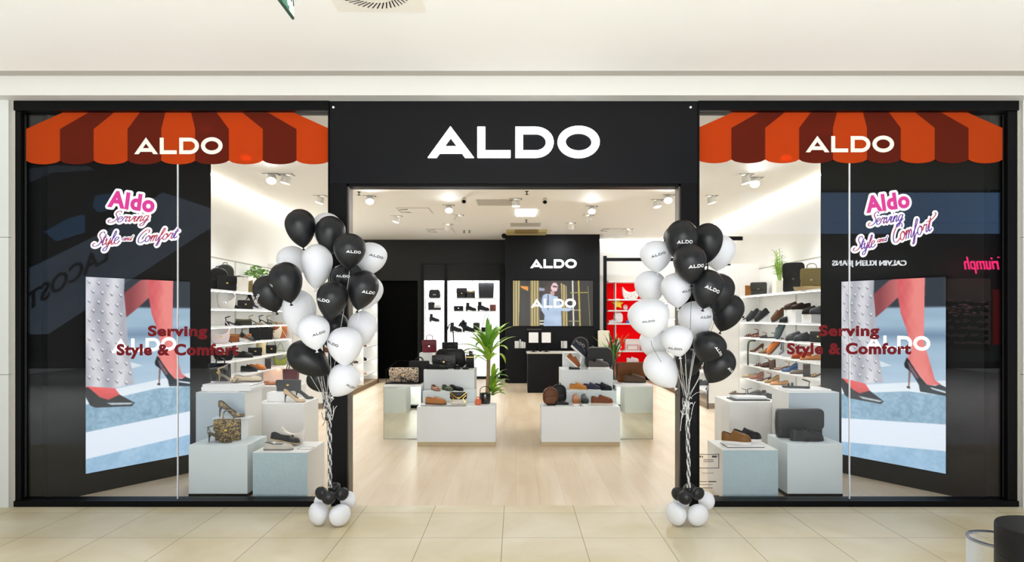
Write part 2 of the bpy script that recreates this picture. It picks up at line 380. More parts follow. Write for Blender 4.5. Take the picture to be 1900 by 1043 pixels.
# low bump-out display walls deep in the shop, both sides: shelves, end panel, wood kick
for s in (-1, 1):
    xf, xb = 3.45, 4.45; y0, y1 = 11.4-DIST, 15.9-DIST; h = 2.6
    def X(a, b): return (min(s*a, s*b), max(s*a, s*b))
    side = 'left' if s < 0 else 'right'
    root = empty('display_shelving', (s*3.9, y0, 0), 'white lit wall shelving far down the %s side of the shop with wood kick' % side, 'shelving', 'deep wall shelving units')
    def loc(o): o.parent = root; o.matrix_parent_inverse = Matrix.Translation(-Vector(root.location)); return o
    mb = MB(); a, b = X(3.85, xb); mb.box(a, b, y0+.02, y1, .1, h)
    a, b = X(xf, 3.85)
    for y in (y0, y0+1.5, y0+3.0, y1-.03): mb.box(a, b, y, y+.03, .1, h)
    mb.box(a, b, y0, y1, h-.03, h); mb.box(*X(3.85, xb), y0, y0+.02, 0, h)
    loc(mb.obj('carcass', M['white_wall']))
    for zz in (.3, .62, .95, 1.28, 1.62, 1.98):
        loc(MB().box(*X(xf+.02, 3.85), y0+.03, y1-.03, zz-.02, zz).obj('shelf', M['white_gloss']))
        loc(MB().box(*X(xf+.05, xf+.07), y0+.04, y1-.04, zz-.026, zz-.0205).obj('light_strip', mat('added_deep_shelf_glow', (255, 254, 250), .4, emit=10)))  # added glowing strip, brightens the deep shelves
    loc(MB().box(*X(xf-.01, 3.85), y0, y1, 0, .1).obj('kick_board', mat('dark_wood_kick', (128, 104, 72), .5, var=.15)))
    a, b = X(xf-.02, xf)
    for y in (y0-.02, y1-.02): loc(MB().box(a, b, y, y+.04, 0, h).obj('edge_frame', M['black']))
    loc(MB().box(*X(3.5, 3.52), y0+.03, y1-.03, h-.05, h-.035).obj('light_strip', mat('shelf_strip', (255, 253, 248), .4, emit=10)))

# long wall shelving near the windows, x = +-4.0 .. 4.45
SH_L = [2.02, 1.765, 1.52, 1.275, 1.03, .80, .55, .30]
SH_R = [2.02, 1.565, 1.30, 1.045, .82, .58, .30]
for s, levels in ((-1, SH_L), (1, SH_R)):
    y0, y1 = 1.75, 5.80
    def X(a, b): return (min(s*a, s*b), max(s*a, s*b))
    side = 'left' if s < 0 else 'right'
    root = empty('shoe_shelving', (s*4.2, y0, 0), 'long white wall shelving filled with shoes and bags behind the %s window' % side, 'shelving', 'long shoe shelving behind the windows')
    def loc(o): o.parent = root; o.matrix_parent_inverse = Matrix.Translation(-Vector(root.location)); return o
    loc(MB().box(*X(4.36, 4.45), y0, y1+.03, 0, 2.5).obj('back_panel', M['white_wall']))
    loc(MB().box(*X(4.355, 4.45), y0, y1+.03, 2.5, 2.518).obj('top_rail', M['groove']))
    for zz in levels:
        loc(MB().box(*X(4.0, 4.36), y0, y1, zz-.022, zz, bev=.003).obj('shelf', M['white_gloss']))
        loc(MB().box(*X(4.03, 4.045), y0+.02, y1-.02, zz-.027, zz-.0225).obj('light_strip', mat('added_shelf_glow', (255, 254, 250), .4, emit=7)))  # added glowing strip under each shelf, lifts back panel and goods
    for y in (2.9, 4.3):
        loc(MB().box(*X(4.34, 4.36), y, y+.006, 0, 2.5).obj('upright', M['fascia']))
    loc(MB().box(*X(4.0, 4.45), y1, y1+.03, 0, 2.5).obj('end_panel', M['white_wall']))
# cove light strips along the tops of both side walls and the right back wall
for s in (-1, 1):
    mb = MB().box(min(s*4.36, s*4.40), max(s*4.36, s*4.40), .4, YB-.05, ZS-.02, ZS-.004)
    tag(mb.obj('cove_light', mat('cove_strip', (255, 250, 242), .4, emit=20)), 'bright cove light strip along the top of the %s shop wall' % ('left' if s < 0 else 'right'), 'cove light', 'cove lights')
tag(MB().box(2.15, 4.3, YB-.1, YB-.05, ZS-.02, ZS-.004).obj('cove_light', _M['cove_strip']), 'short bright cove light above the red display', 'cove light', 'cove lights')

# black angled screen partitions behind both windows + returns
scr = []
for s in (-1, 1):
    A = Vector((s*4.15, .07, 0)); B = Vector((s*3.32, 1.36, 0)); d = (B-A).normalized(); nrm = Vector((d.y*(-s), d.x*s, 0))  # faces the aisle/front
    if nrm.y > 0: nrm = -nrm
    th = .12; P = [A, B, B-nrm*th, A-nrm*th]; mb = MB()
    mb.add([(p.x, p.y, 0) for p in P]+[(p.x, p.y, 3.66) for p in P], [(3, 2, 1, 0), (4, 5, 6, 7), (0, 1, 5, 4), (1, 2, 6, 5), (2, 3, 7, 6), (3, 0, 4, 7)])
    mb.box(min(s*4.15, s*4.45), max(s*4.15, s*4.45), .13, .2, 0, 3.66)
    struct('wall_partition_'+('left' if s < 0 else 'right'), mb, M['partition'])
    scr.append((A, d, nrm))
# ---------------------------------------------------------------- rasterised screen pictures (what the lit screens show)
def raster(w, h, bgf, polys, ss=3):
    """polys: list of (points in 0..1 u,v-down, colour or function(u,v)->rgb)"""
    W2, H2 = w*ss, h*ss
    u, v = np.meshgrid((np.arange(W2)+.5)/W2, (np.arange(H2)+.5)/H2)
    img = bgf(u, v).astype(float)
    for pts, colr in polys:
        ins = np.zeros(u.shape, bool); n = len(pts)
        for i in range(n):
            x1, y1 = pts[i]; x2, y2 = pts[(i+1) % n]
            if y1 == y2: continue
            c = ((y1 > v) != (y2 > v)) & (u < (x2-x1)*(v-y1)/(y2-y1)+x1); ins ^= c
        cc = colr(u, v) if callable(colr) else np.broadcast_to(np.array(colr, float), u.shape+(3,))
        img[ins] = cc[ins]
    return img.reshape(h, ss, w, ss, 3).mean((1, 3))
def pic_mesh(name, img, origin, ux, vz, m):
    """grid of cells coloured by img; origin top-left, ux along width, vz down"""
    h, w, _ = img.shape
    o3, ux, vz = np.array(origin), np.array(ux), np.array(vz)
    gu, gv = np.meshgrid(np.arange(w)/(w-1), np.arange(h)/(h-1))
    V = o3+gu[..., None]*ux+gv[..., None]*vz
    idx = np.arange(w*h).reshape(h, w)
    Fs = np.stack([idx[:-1, :-1], idx[1:, :-1], idx[1:, 1:], idx[:-1, 1:]], -1).reshape(-1, 4)
    me = bpy.data.meshes.new(name); me.from_pydata(V.reshape(-1, 3).tolist(), [], Fs.tolist())
    ca = me.color_attributes.new('picture', 'FLOAT_COLOR', 'POINT')
    c = img/255.; c = np.where(c <= .04045, c/12.92, ((c+.055)/1.055)**2.4)
    ca.data.foreach_set('color', np.concatenate([c, np.ones((h, w, 1))], -1).reshape(-1))
    me.materials.append(m); me.update(); o = bpy.data.objects.new(name, me); COL.objects.link(o); return o
def screen_mat(name, strength):
    m = bpy.data.materials.new(name); m.use_nodes = True; nt = m.node_tree; p = nt.nodes['Principled BSDF']
    a = nt.nodes.new('ShaderNodeVertexColor'); a.layer_name = 'picture'
    p.inputs['Base Color'].default_value = (.01, .01, .01, 1); p.inputs['Roughness'].default_value = .3
    nt.links.new(a.outputs[0], p.inputs['Emission Color']); p.inputs['Emission Strength'].default_value = strength; return m
SM = screen_mat('led_screen_face', .8)
def adp(p):
    r = (p[0]-VX)/F; t = (-4.07-5.76*r)/(r-.64); z = 5.76+t
    return ((t-.125)/.835, (2.02-(EYE-(p[1]-VY)*z/F))/1.82)
def P(*a): return [adp(p) for p in a]
rs = np.random.RandomState(3)
def nz(u, v, s):
    k = sum(np.sin(u*s*a+b)*np.sin(v*s*c+d) for a, b, c, d in ((1.3, .2, 2.1, 1), (2.7, 2, 1.1, .4), (3.9, 1, 4.3, 2.2), (7.1, .7, 6.3, 3)))
    return k/2.
def mixc(a, b, t): t = np.clip(t, 0, 1)[..., None]; return np.array(a)*(1-t)+np.array(b)*t
_lat = rs.rand(64, 64)
def vn(u, v, s):
    x, y = u*s, v*s*1.8; i, j = np.floor(x).astype(int), np.floor(y).astype(int); fx, fy = x-i, y-j
    g = lambda a, b: _lat[a % 64, b % 64]
    return (g(i, j)*(1-fx)+g(i+1, j)*fx)*(1-fy)+(g(i, j+1)*(1-fx)+g(i+1, j+1)*fx)*fy
def adbg(u, v):
    c = mixc((150, 178, 200), (176, 202, 222), (v-.1)*2+vn(u*.25, v, 14)*.7-.2)
    dark = np.clip(1-abs(v-.30)/.05, 0, 1)*.45; c = c*(1-dark[..., None]*np.array([.6, .5, .4]))
    top = np.clip((.16-v)/.012, 0, 1)[..., None]; return c*(1-top)+np.array([44, 54, 64])*top
def road(u, v): return mixc((120, 156, 178), (158, 192, 214), vn(u, v, 46)*.8+vn(u, v, 13)*.5-.15)
def trou(u, v):
    f = .5+.5*np.sin(u*30+np.sin(v*9)*1.3); return mixc((170, 172, 182), (222, 222, 228), f*.8+.2*nz(u, v, 9)+.1)
def skin(u, v): return mixc((214, 92, 98), (240, 140, 134), .5+.6*np.sin(u*14-3)+.2*nz(u, v, 12))
ad = [(P((150, 742), (352, 696), (352, 900), (150, 900)), road),
      (P((150, 735), (352, 691), (352, 716), (290, 720), (150, 752)), (226, 236, 244)),
      (P((150, 803), (352, 762), (352, 805), (150, 853)), (228, 238, 250)),
      (P((150, 853), (352, 805), (352, 900), (150, 900)), lambda u, v: mixc((140, 178, 208), (170, 204, 230), vn(u, v, 40)*.7+vn(u, v, 9)*.5)),
      (P((240, 672), (263, 678), (240, 684)), (220, 232, 240)),
      (P((229, 544), (258, 521), (274, 518), (274, 553), (249, 576), (229, 592)), lambda u, v: mixc((140, 66, 72), (200, 110, 110), (u-.4)*6)),
      (P((272, 510), (319, 510), (317.6, 576), (317, 629), (321.5, 647), (334, 693), (343, 699), (325, 704), (309, 700), (300, 676), (290, 664), (297, 643), (288, 608), (279, 583), (274, 553)), skin),
      (P((284.6, 672.6), (289, 660), (293, 664), (297, 671), (311, 691), (322, 703), (334, 703), (341, 699), (352, 703), (352, 716.5), (311, 716.5), (309, 705), (297, 686), (286, 678)), (22, 38, 48)),
      (P((290, 666), (297, 674), (309, 693), (306, 696), (294, 680)), (120, 96, 104)),
      (P((326, 706), (350, 709), (350, 712), (330, 709)), (210, 224, 232)),
      (P((292.5, 682), (296, 686), (293.6, 713), (291.4, 713)), (132, 92, 92)), (P((289.5, 711), (295, 711), (295, 714.5), (289.5, 714.5)), (30, 24, 26)),
      (P((157, 717), (209, 717), (222, 734), (199, 743), (180, 736), (170, 728), (157, 730)), lambda u, v: mixc((236, 96, 92), (196, 60, 66), (v-.56)*10)),
      (P((150, 717), (163, 719), (184, 737), (199.4, 741.5), (220, 732), (248, 747), (243, 753), (176, 756), (166, 752), (150, 722)), (12, 16, 20)),
      (P((196, 747), (246, 746.5), (240, 750), (205, 751)), (180, 190, 196)),
      (P((150, 505), (228, 505), (229, 520), (228, 545), (231, 576), (235, 629), (238.6, 666), (247.8, 712), (209, 720), (150, 716)), trou)]
for i in range(11):
    for j in range(5):
        x = 164+j*17+(i % 2)*7; y = 524+i*17.6+j*2.5
        if x > 222+max(0, (y-600))*.2: continue
        ad.append((P((x-3.2, y-2), (x+3.2, y-3), (x+1, y+3.4)), (236, 238, 242)))
        ad.append((P((x-3.4, y-1.6), (x-2, y-1.6), (x+1.2, y+2.2), (x+3.4, y-2.4), (x+1.2, y+4.4)), (70, 72, 80)))
adimg = raster(150, 280, adbg, ad)
for s, (A, d, nrm) in zip((-1, 1), scr):
    # the same advert runs the same way round on both screens
    pa, pb = (A+d*.296, A+d*1.287) if s < 0 else (A+d*1.287, A+d*.296)
    o = nrm*.022
    side = 'left' if s < 0 else 'right'
    root = empty('led_screen', (pa+pb)/2+nrm*.01+Vector((0, 0, .2)), 'tall lit advert screen of a studded trouser leg and black heels, behind the %s window' % side, 'screen', 'tall advert screens')
    def loc(o_): o_.parent = root; o_.matrix_parent_inverse = Matrix.Translation(-Vector(root.location)); return o_
    q = [pa, pb, pb+nrm*.02, pa+nrm*.02]
    loc(MB().add([(p.x, p.y, .19) for p in q]+[(p.x, p.y, 2.03) for p in q], [(3, 2, 1, 0), (4, 5, 6, 7), (0, 1, 5, 4), (1, 2, 6, 5), (2, 3, 7, 6), (3, 0, 4, 7)]).obj('screen_housing', M['black']))
    lb = pa+o+Vector((0, 0, 2.02)); loc(pic_mesh('display', adimg, lb, tuple(pb-pa), (0, 0, -1.82), SM))
    dd = (pb-pa).normalized(); mb = MB()
    for i in range(4):
        vs, fs = letter_geo(i, .5)
        mb.add([pa+nrm*.026+dd*((.22 if s < 0 else .26)+v.x/5.553*(.62 if s < 0 else .60))+Vector((0, 0, (1.305 if s < 0 else 1.33)+v.y*.135))+nrm*v.z*.004 for v in vs], fs)
    loc(mb.obj('screen_lettering', mat('screen_white', (245, 245, 250), .4, emit=1.0)))

# wall screen at the back
def tvbg(u, v): return mixc((12, 11, 10), (30, 25, 17), .5+.5*np.sin(u*60)*np.sin(u*11))
def gold(u, v): return mixc((110, 92, 44), (206, 190, 128), .5+.5*np.sin(u*190))
def T(*a): return [((x-80)/1040, (y-80)/580) for x, y in a]
tv = [(T((80, 70), (175, 70), (155, 670), (80, 670)), gold), (T((305, 70), (420, 70), (425, 670), (305, 670)), gold), (T((175, 150), (278, 155), (278, 215), (190, 175)), (232, 150, 40)),
      (T((700, 110), (775, 150), (790, 670), (720, 670)), gold), (T((420, 170), (490, 180), (490, 215), (420, 210)), (150, 156, 184)),
      (T((843, 70), (862, 70), (876, 670), (858, 670)), (232, 226, 210)), (T((918, 70), (940, 70), (960, 670), (940, 670)), (190, 170, 60)), (T((1048, 150), (1056, 150), (1086, 670), (1074, 670)), (130, 122, 50)),
      (T((820, 230), (1050, 226), (1050, 238), (820, 244)), (160, 150, 60)), (T((870, 450), (960, 450), (960, 462), (870, 462)), (200, 190, 150)), (T((425, 585), (490, 585), (490, 600), (425, 600)), (220, 220, 200)),
      (T((425, 622), (490, 622), (490, 640), (425, 640)), (220, 220, 200)), (T((800, 590), (960, 590), (960, 602), (800, 602)), (170, 160, 110)), (T((430, 300), (480, 250), (470, 480), (430, 460)), (60, 66, 84)),
      (T((545, 100), (610, 82), (670, 110), (700, 190), (690, 290), (600, 300), (480, 260), (495, 170)), (58, 34, 30)),
      (T((455, 330), (470, 270), (505, 250), (570, 252), (600, 272), (660, 285), (675, 330), (705, 380), (720, 430), (830, 430), (860, 450), (800, 470), (705, 466), (715, 670), (478, 670), (490, 520), (450, 460)), lambda u, v: mixc((150, 174, 204), (190, 210, 234), vn(u, v*.6, 9))),
      (T((566, 215), (616, 222), (616, 270), (566, 262)), (200, 160, 160)), (T((572, 160), (600, 112), (640, 110), (664, 150), (650, 215), (600, 222), (574, 195)), (232, 200, 204)),
      (T((596, 145), (655, 152), (650, 172), (596, 165)), (90, 44, 56)), (T((530, 260), (545, 262), (540, 470), (525, 430)), (70, 80, 100))]
tvimg = raster(190, 106, tvbg, tv)
# central black feature wall with sign and screen, and the counter before it
zp = 15.8; yp = zp-DIST
struct('wall_feature', MB().box(XW(937, zp), XW(1113, zp), yp, YB, 0, ZS, bev=.004), M['blackpanel'])
tvr = empty('wall_screen', (XW(1026, zp), yp, ZW(605, zp)), 'wide wall screen showing a person in a pale blue top among gold columns', 'screen')
def loc(o_): o_.parent = tvr; o_.matrix_parent_inverse = Matrix.Translation(-Vector(tvr.location)); return o_
loc(MB().box(XW(950.5, zp), XW(1101.5, zp), yp-.03, yp, ZW(606.5, zp), ZW(519.5, zp), bev=.003).obj('screen_housing', M['black']))
loc(pic_mesh('display', tvimg, (XW(952, zp), yp-.032, ZW(521, zp)), (XW(1100, zp)-XW(952, zp), 0, 0), (0, 0, ZW(605, zp)-ZW(521, zp)), SM))
loc(wordmark(985, 1068.5, 554.5, 571, zp-.036, mat('screen_white_2', (245, 246, 252), .4, emit=1.1), split=False, name='screen_lettering', thick=.003))
def sign(px0, px1, py0, py1, z, label, thick, group=None, m=None):
    r = empty('illuminated_sign', W((px0+px1)/2, py1, z), label, 'sign', group)
    for o in wordmark(px0, px1, py0, py1, z-thick*.5, m or M['signwhite'], split=True, thick=thick): o.parent = r; o.matrix_parent_inverse = Matrix.Translation(-Vector(r.location))
    return r
sign(984, 1070, 481, 497.5, zp-.02, 'small lit white letter sign on the black feature wall above the screen', .03, m=mat('lit_sign_small', (255, 255, 255), .4, emit=2.2))
sign(793.5, 1113, 234, 292, DIST-.045, 'large lit white letter sign on the black header over the entrance', .03)
# white cove-like halo comes from the letters' own light
# counter
zc = 13.8; yc = zc-DIST
cr = empty('cash_counter', (XW(1020, zc), yc, 0), 'black cash counter with pale top in front of the feature wall', 'counter')
def loc(o_): o_.parent = cr; o_.matrix_parent_inverse = Matrix.Translation(-Vector(cr.location)); return o_
ct = ZW(654, zc)
loc(MB().box(XW(979, zc), XW(1100, zc), yc, yc+.6, 0, ct-.03, bev=.003).obj('counter_body', M['blackpanel']))
loc(MB().box(XW(979, zc)-.02, XW(1100, zc)+.02, yc-.02, yc+.62, ct-.03, ct, bev=.003).obj('counter_top', cm((205, 198, 190), .4)))
# payment screens and boxes on / behind the counter
for k, (a, b) in enumerate(((981, 999), (1005, 1022))):
    t = empty('pay_monitor', ((XW(a, zc+.2)+XW(b, zc+.2))/2, yc+.2, ct), '%s pale square monitor back standing on the cash counter' % ('left' if k == 0 else 'right'), 'monitor', 'monitors on the counter')
    ww = (XW(b, zc)-XW(a, zc))/2; z0, z1 = ZW(636, zc+.2)-ct, ZW(617, zc+.2)-ct
    MB().box(-ww, ww, -.012, .012, z0, z1, bev=.003).obj('monitor_panel', cm((214, 214, 212), .4, emit=.25), t)
    MB().box(-.02, .02, 0, .015, 0, z0+.05).box(-.07, .07, -.06, .06, 0, .008).obj('monitor_stand', M['black'], t)
t = empty('till_arm', (XW(1003, zc+.25), yc+.3, ct), 'black pole stand with two thin arms between the pale monitors', 'stand')
MB().box(-.03, .03, -.02, .02, 0, ZW(613, zc)-ct).obj('pole', M['black'], t)
MB().box(-.30, .02, -.01, .01, ZW(613, zc)-ct, ZW(611, zc)-ct).box(0, .22, -.01, .01, ZW(620, zc)-ct, ZW(618, zc)-ct).obj('arm', cm((60, 58, 52), .4), t)
# boxes on a ledge of the feature wall
lz = ZW(646, zp-.15)
tag(MB().box(XW(950, zp), XW(1113, zp), yp-.3, yp, lz-.03, lz).obj('wall_ledge', M['blackpanel']), 'thin black ledge on the feature wall behind the counter', 'shelf')
for k, (a, b, h, lb) in enumerate(((955, 963, 13, 'small white carton leftmost on the black ledge'), (964, 966.4, 16, 'thin white bottle box on the black ledge'), (967, 971, 12, 'second small white carton on the black ledge'), (971.5, 975, 11, 'narrow pale carton right of the others on the black ledge'),
                                (1041, 1044, 13, 'thin pale carton beside the round black bag on the ledge'), (1045, 1052, 13, 'square pale carton beside the round black bag on the ledge'))):
    zz = zp-.15; box_thing('gift_box', XW(a, zz), XW(b, zz), yp-.2, yp-.1, lz, lz+h*zz/F, cm((222, 222, 218), .5), lb, 'box', 'cartons on the black ledge')

# red display at the back right
xr0, xr1 = XW(1125.5, zb), 4.1
rr = empty('red_display', ((xr0+xr1)/2, YB, 0), 'bright red wall display with white shelves behind the right balloons', 'shelving')
def loc(o_): o_.parent = rr; o_.matrix_parent_inverse = Matrix.Translation(-Vector(rr.location)); return o_
loc(MB().box(xr0, xr1, YB-.03, YB, .1, ZW(526, zb)).obj('back_panel', mat('red_panel', (222, 8, 14), .8, emit=.35, spec=.05)))  # slight glow added to the panel to keep its red vivid
for py in (524, 557, 577, 601, 651): zz = ZW(py, zb); loc(MB().box(xr0, xr1, YB-.32, YB-.03, zz-.018, zz+.018).obj('shelf', M['white_gloss']))
for px in (1139, 1196): loc(MB().box(XW(px, zb)-.012, XW(px, zb)+.012, YB-.30, YB-.03, ZW(651, zb), ZW(524, zb)).obj('divider', M['white_gloss']))
loc(MB().box(xr0, xr1, YB-.32, YB, 0, .1).obj('kick_board', M['black']))
zz = 15.95; pr = empty('portal_frame', (XW(1122, zz), zz-DIST, 0), 'thin black post and beam frame before the red display', 'frame')
def loc(o_): o_.parent = pr; o_.matrix_parent_inverse = Matrix.Translation(-Vector(pr.location)); return o_
zf = ZW(475, zz)
loc(MB().box(XW(1119.5, zz), XW(1125.5, zz), zz-DIST-.03, zz-DIST+.03, 0, zf, bev=.002).obj('post', M['black']))
loc(MB().box(XW(1125.5, zz), 4.45, zz-DIST-.03, zz-DIST+.03, zf-.13, zf-.05, bev=.002).obj('beam', M['black']))
tag(MB().box(3.95, 4.45, 12.5-DIST-.03, 12.5-DIST+.03, ZW(446, 12.5), ZW(439, 12.5)).obj('wall_bracket', M['black']), 'short black bar jutting from the white right wall near the ceiling', 'bracket')
# ---------------------------------------------------------------- window decals
def vinyl(name, rgb):
    m = bpy.data.materials.new(name); m.use_nodes = True; nt = m.node_tree; nt.nodes.clear()
    o = nt.nodes.new('ShaderNodeOutputMaterial'); d = nt.nodes.new('ShaderNodeBsdfDiffuse'); t = nt.nodes.new('ShaderNodeBsdfTranslucent'); x = nt.nodes.new('ShaderNodeBsdfTransparent')
    for q in (d, t): q.inputs[0].default_value = (*lin(rgb), 1)
    x.inputs[0].default_value = (*[min(1, v*1.3) for v in lin(rgb)], 1)
    a = nt.nodes.new('ShaderNodeMixShader'); a.inputs[0].default_value = .35; b = nt.nodes.new('ShaderNodeMixShader'); b.inputs[0].default_value = .22
    nt.links.new(d.outputs[0], a.inputs[1]); nt.links.new(t.outputs[0], a.inputs[2]); nt.links.new(a.outputs[0], b.inputs[1]); nt.links.new(x.outputs[0], b.inputs[2]); nt.links.new(b.outputs[0], o.inputs[0]); return m
VO, VD = vinyl('awning_orange_print', (208, 82, 32)), vinyl('awning_brown_print', (120, 46, 32))
YD = .012   # decals stuck on the outer face of the glass (pane starts at .016)
ZDp = DIST+YD
def decal_poly(pts, y=YD, t=.0015):
    return fill_curve([[(XW(px, ZDp), ZW(py, ZDp)) for px, py in pts]], t/2)
for k, (x0, x1, yt, yf, yb, label) in enumerate(((48.5, 613, 209, 239.5, 305, 'orange and brown striped scalloped awning print across the top of the left window'),
                                               (1294, 1860, 207.5, 237.5, 303, 'orange and brown striped scalloped awning print across the top of the right window'))):
    root = empty('awning_decal', ((XW(x0, ZDp)+XW(x1, ZDp))/2, YD, ZW(yb, ZDp)), label, 'window decal', 'awning prints')
    def loc(o_): o_.parent = root; o_.matrix_parent_inverse = Matrix.Translation(-Vector(root.location)); return o_
    n = 9; st = (x1-x0)/n; mid = (x0+x1)/2
    for i in range(n):
        a, b = x0+i*st, x0+(i+1)*st; mb = MB(); tp = lambda x: mid+(x-mid)*.76
        sc = [(b-(b-a)*q/10, yb-7+7*math.sin(PI*min(1, max(0, q/10)))**.6) for q in range(11)]
        vs, fs = decal_poly([(a, yf), (tp(a), yt), (tp(b), yt), (b, yf)]+sc)
        mb.add(upright(vs, YD), fs)
        loc(mb.obj('stripe', VO if i % 2 == 0 else VD))
    tx = (249, 413, 255, 286) if k == 0 else (1495, 1659, 252, 282.5)
    loc(wordmark(*tx, ZDp-.006, mat('decal_cream', (232, 228, 216), .6), split=False, name='decal_lettering', thick=.002))

def glass_text(s, x0, x1, y0, y1, m, y=.008, off=.03, sx=1.2, mb=None, ang=0):
    vs, fs = text_geo(s, 1, .5, off, 0, 1.09, sx)
    za, zb_ = ZW(y1, ZDp), ZW(y0, ZDp)
    zz = [v.z for v in vs]; fit(vs, XW(x0, ZDp), XW(x1, ZDp), za, zb_)
    c = Vector(((XW(x0, ZDp)+XW(x1, ZDp))/2, (za+zb_)/2, 0)); R = Matrix.Rotation(ang, 3, 'Z')
    out = []
    for v in vs:
        p = R @ (Vector((v.x, v.y, 0))-c)+c; out.append(Vector((p.x, y-.0006*(1 if v.z > 0 else -1), p.y)))
    mb = mb or MB(); mb.add(out, fs); return mb
red = mat('decal_crimson', (112, 14, 22), .6, spec=.2)
for k, (L1, L2, label) in enumerate((((275, 385, 604, 630), (217, 443, 638, 666), 'dark red two line slogan lettering low on the left window'), ((1519, 1631, 603, 630), (1460, 1690, 636, 664), 'dark red two line slogan lettering low on the right window'))):
    mb = glass_text('Serving', *L1, red, off=.045); glass_text('Style & Comfort', *L2, red, mb=mb, off=.045)
    tag(mb.obj('slogan_decal', red), label, 'window decal', 'red slogans on the windows')

# brush-script stickers: hand drawn strokes on a 1-unit x-height
G = {
 'S': ([[(.95,1.75),(.75,2.0),(.45,1.9),(.35,1.5),(.6,1.1),(.75,.7),(.6,.25),(.2,0),(-.15,.1),(-.2,.35),(.0,.5)]], .85),
 'e': ([[(0,.45),(.35,.6),(.5,.85),(.3,1),(.08,.75),(.1,.25),(.3,0),(.55,.15),(.7,.4)]], .62),
 'r': ([[(0,.4),(.2,1.0),(.28,.85),(.5,.95),(.42,.4),(.5,.05),(.7,.3)]], .62),
 'v': ([[(0,.7),(.15,.95),(.22,.4),(.3,0),(.55,.5),(.65,.95),(.8,.8)]], .72),
 'i': ([[(0,.4),(.2,.95),(.14,.3),(.25,0),(.48,.35)], [(.26,1.35),(.28,1.42)]], .42),
 'n': ([[(0,.5),(.15,.95),(.1,0)], [(.1,.3),(.35,.95),(.5,.8),(.45,.2),(.55,0),(.75,.35)]], .7),
 'g': ([[(.55,.85),(.3,1),(.08,.7),(.1,.2),(.3,.05),(.52,.5),(.58,.95)], [(.58,.95),(.5,0),(.35,-.7),(.05,-.8),(0,-.5),(.3,-.2),(.75,.3)]], .7),
 't': ([[(0,.4),(.3,1.6),(.16,.5),(.22,.05),(.5,.3)], [(.0,1.15),(.25,1.12),(.5,1.2)]], .45),
 'T': ([[(0,.4),(.3,1.6),(.16,.5),(.22,.05),(.5,.3)], [(-.2,1.2),(.3,1.25),(.8,1.6),(.9,1.9),(.7,1.95)]], .6),
 'y': ([[(0,.7),(.12,.95),(.12,.35),(.25,.05),(.5,.5),(.58,.95)], [(.58,.95),(.5,0),(.35,-.7),(.05,-.8),(0,-.5),(.3,-.2),(.75,.3)]], .68),
 'l': ([[(0,.4),(.35,1.2),(.42,1.8),(.28,1.85),(.18,1.2),(.14,.3),(.28,0),(.5,.35)]], .42),
 'C': ([[(1.0,1.5),(1.0,1.85),(.7,2.0),(.3,1.6),(.05,.9),(.1,.2),(.45,-.05),(.85,.3)]], .85),
 'o': ([[(.3,1),(.06,.7),(.08,.2),(.28,0),(.5,.3),(.5,.8),(.3,1),(.45,.75),(.75,.7)]], .62),
 'm': ([[(0,.5),(.15,.95),(.1,0)], [(.1,.3),(.32,.95),(.42,.7),(.38,0)], [(.38,.3),(.6,.95),(.72,.7),(.68,.15),(.8,0),(.98,.35)]], .95),
 'f': ([[(0,.4),(.35,1.2),(.45,1.8),(.3,1.85),(.18,1.0),(.1,-.3),(.02,-.8),(.2,-.7),(.25,-.1),(.3,.15),(.5,.4)]], .5),
 'a': ([[(.5,.85),(.28,1),(.06,.7),(.08,.2),(.25,.0),(.48,.45),(.52,.95)], [(.52,.95),(.48,.2),(.58,0),(.78,.35)]], .7),
 'd': ([[(.5,.8),(.28,1),(.06,.7),(.08,.2),(.25,.0),(.48,.45)], [(.62,1.8),(.5,.2),(.6,0),(.78,.35)]], .7),
}
def script_word(s, x0, x1, y0, y1, ang, rad, shear=.35):
    """strokes in world x,z; fits the word's box (pixels on the glass plane)"""
    st = []; x = 0
    for ch in s:
        g, adv = G[ch]
        for q in g: st.append([(x+a+b*shear, b) for a, b in q])
        x += adv
    xs = [p[0] for q in st for p in q]; zs = [p[1] for q in st for p in q]
    X0, X1, Z0, Z1 = XW(x0, ZDp), XW(x1, ZDp), ZW(y1, ZDp), ZW(y0, ZDp); cx, cz = (X0+X1)/2, (Z0+Z1)/2
    out = []
    for q in st:
        pts = [((p[0]-min(xs))/(max(xs)-min(xs))*(X1-X0)+X0-cx, (p[1]-min(zs))/(max(zs)-min(zs))*(Z1-Z0)+Z0-cz) for p in q]
        pts = [(cx+a*math.cos(ang)-b*math.sin(ang), cz+a*math.sin(ang)+b*math.cos(ang)) for a, b in pts]
        out.append([Vector((p.x, 0, p.z)) for p in smoothpath([(a, 0, b) for a, b in pts], 6)])
    return out
def ribbon(mb, path, r, y, slant=False):
    n = len(path); rr = []
    for i in range(n):
        t = path[min(i+1, n-1)]-path[max(0, i-1)]; t = t.normalized() if t.length > 1e-9 else Vector((1, 0, 0))
        rr.append(r*(.62+.7*abs(t.z)) if slant else r)
    d0 = (path[1]-path[0]).normalized(); d1 = (path[-1]-path[-2]).normalized()
    pp = [path[0]-d0*rr[0]*.7]+list(path)+[path[-1]+d1*rr[-1]*.7]; rr = [rr[0]*.4]+rr+[rr[-1]*.4]
    t = MB().tube([Vector((p.x, 0, p.z)) for p in pp], rr, 10)
    mb.add([(v.x, y+v.y*.12, v.z) for v in t.v], [f for f in t.f])
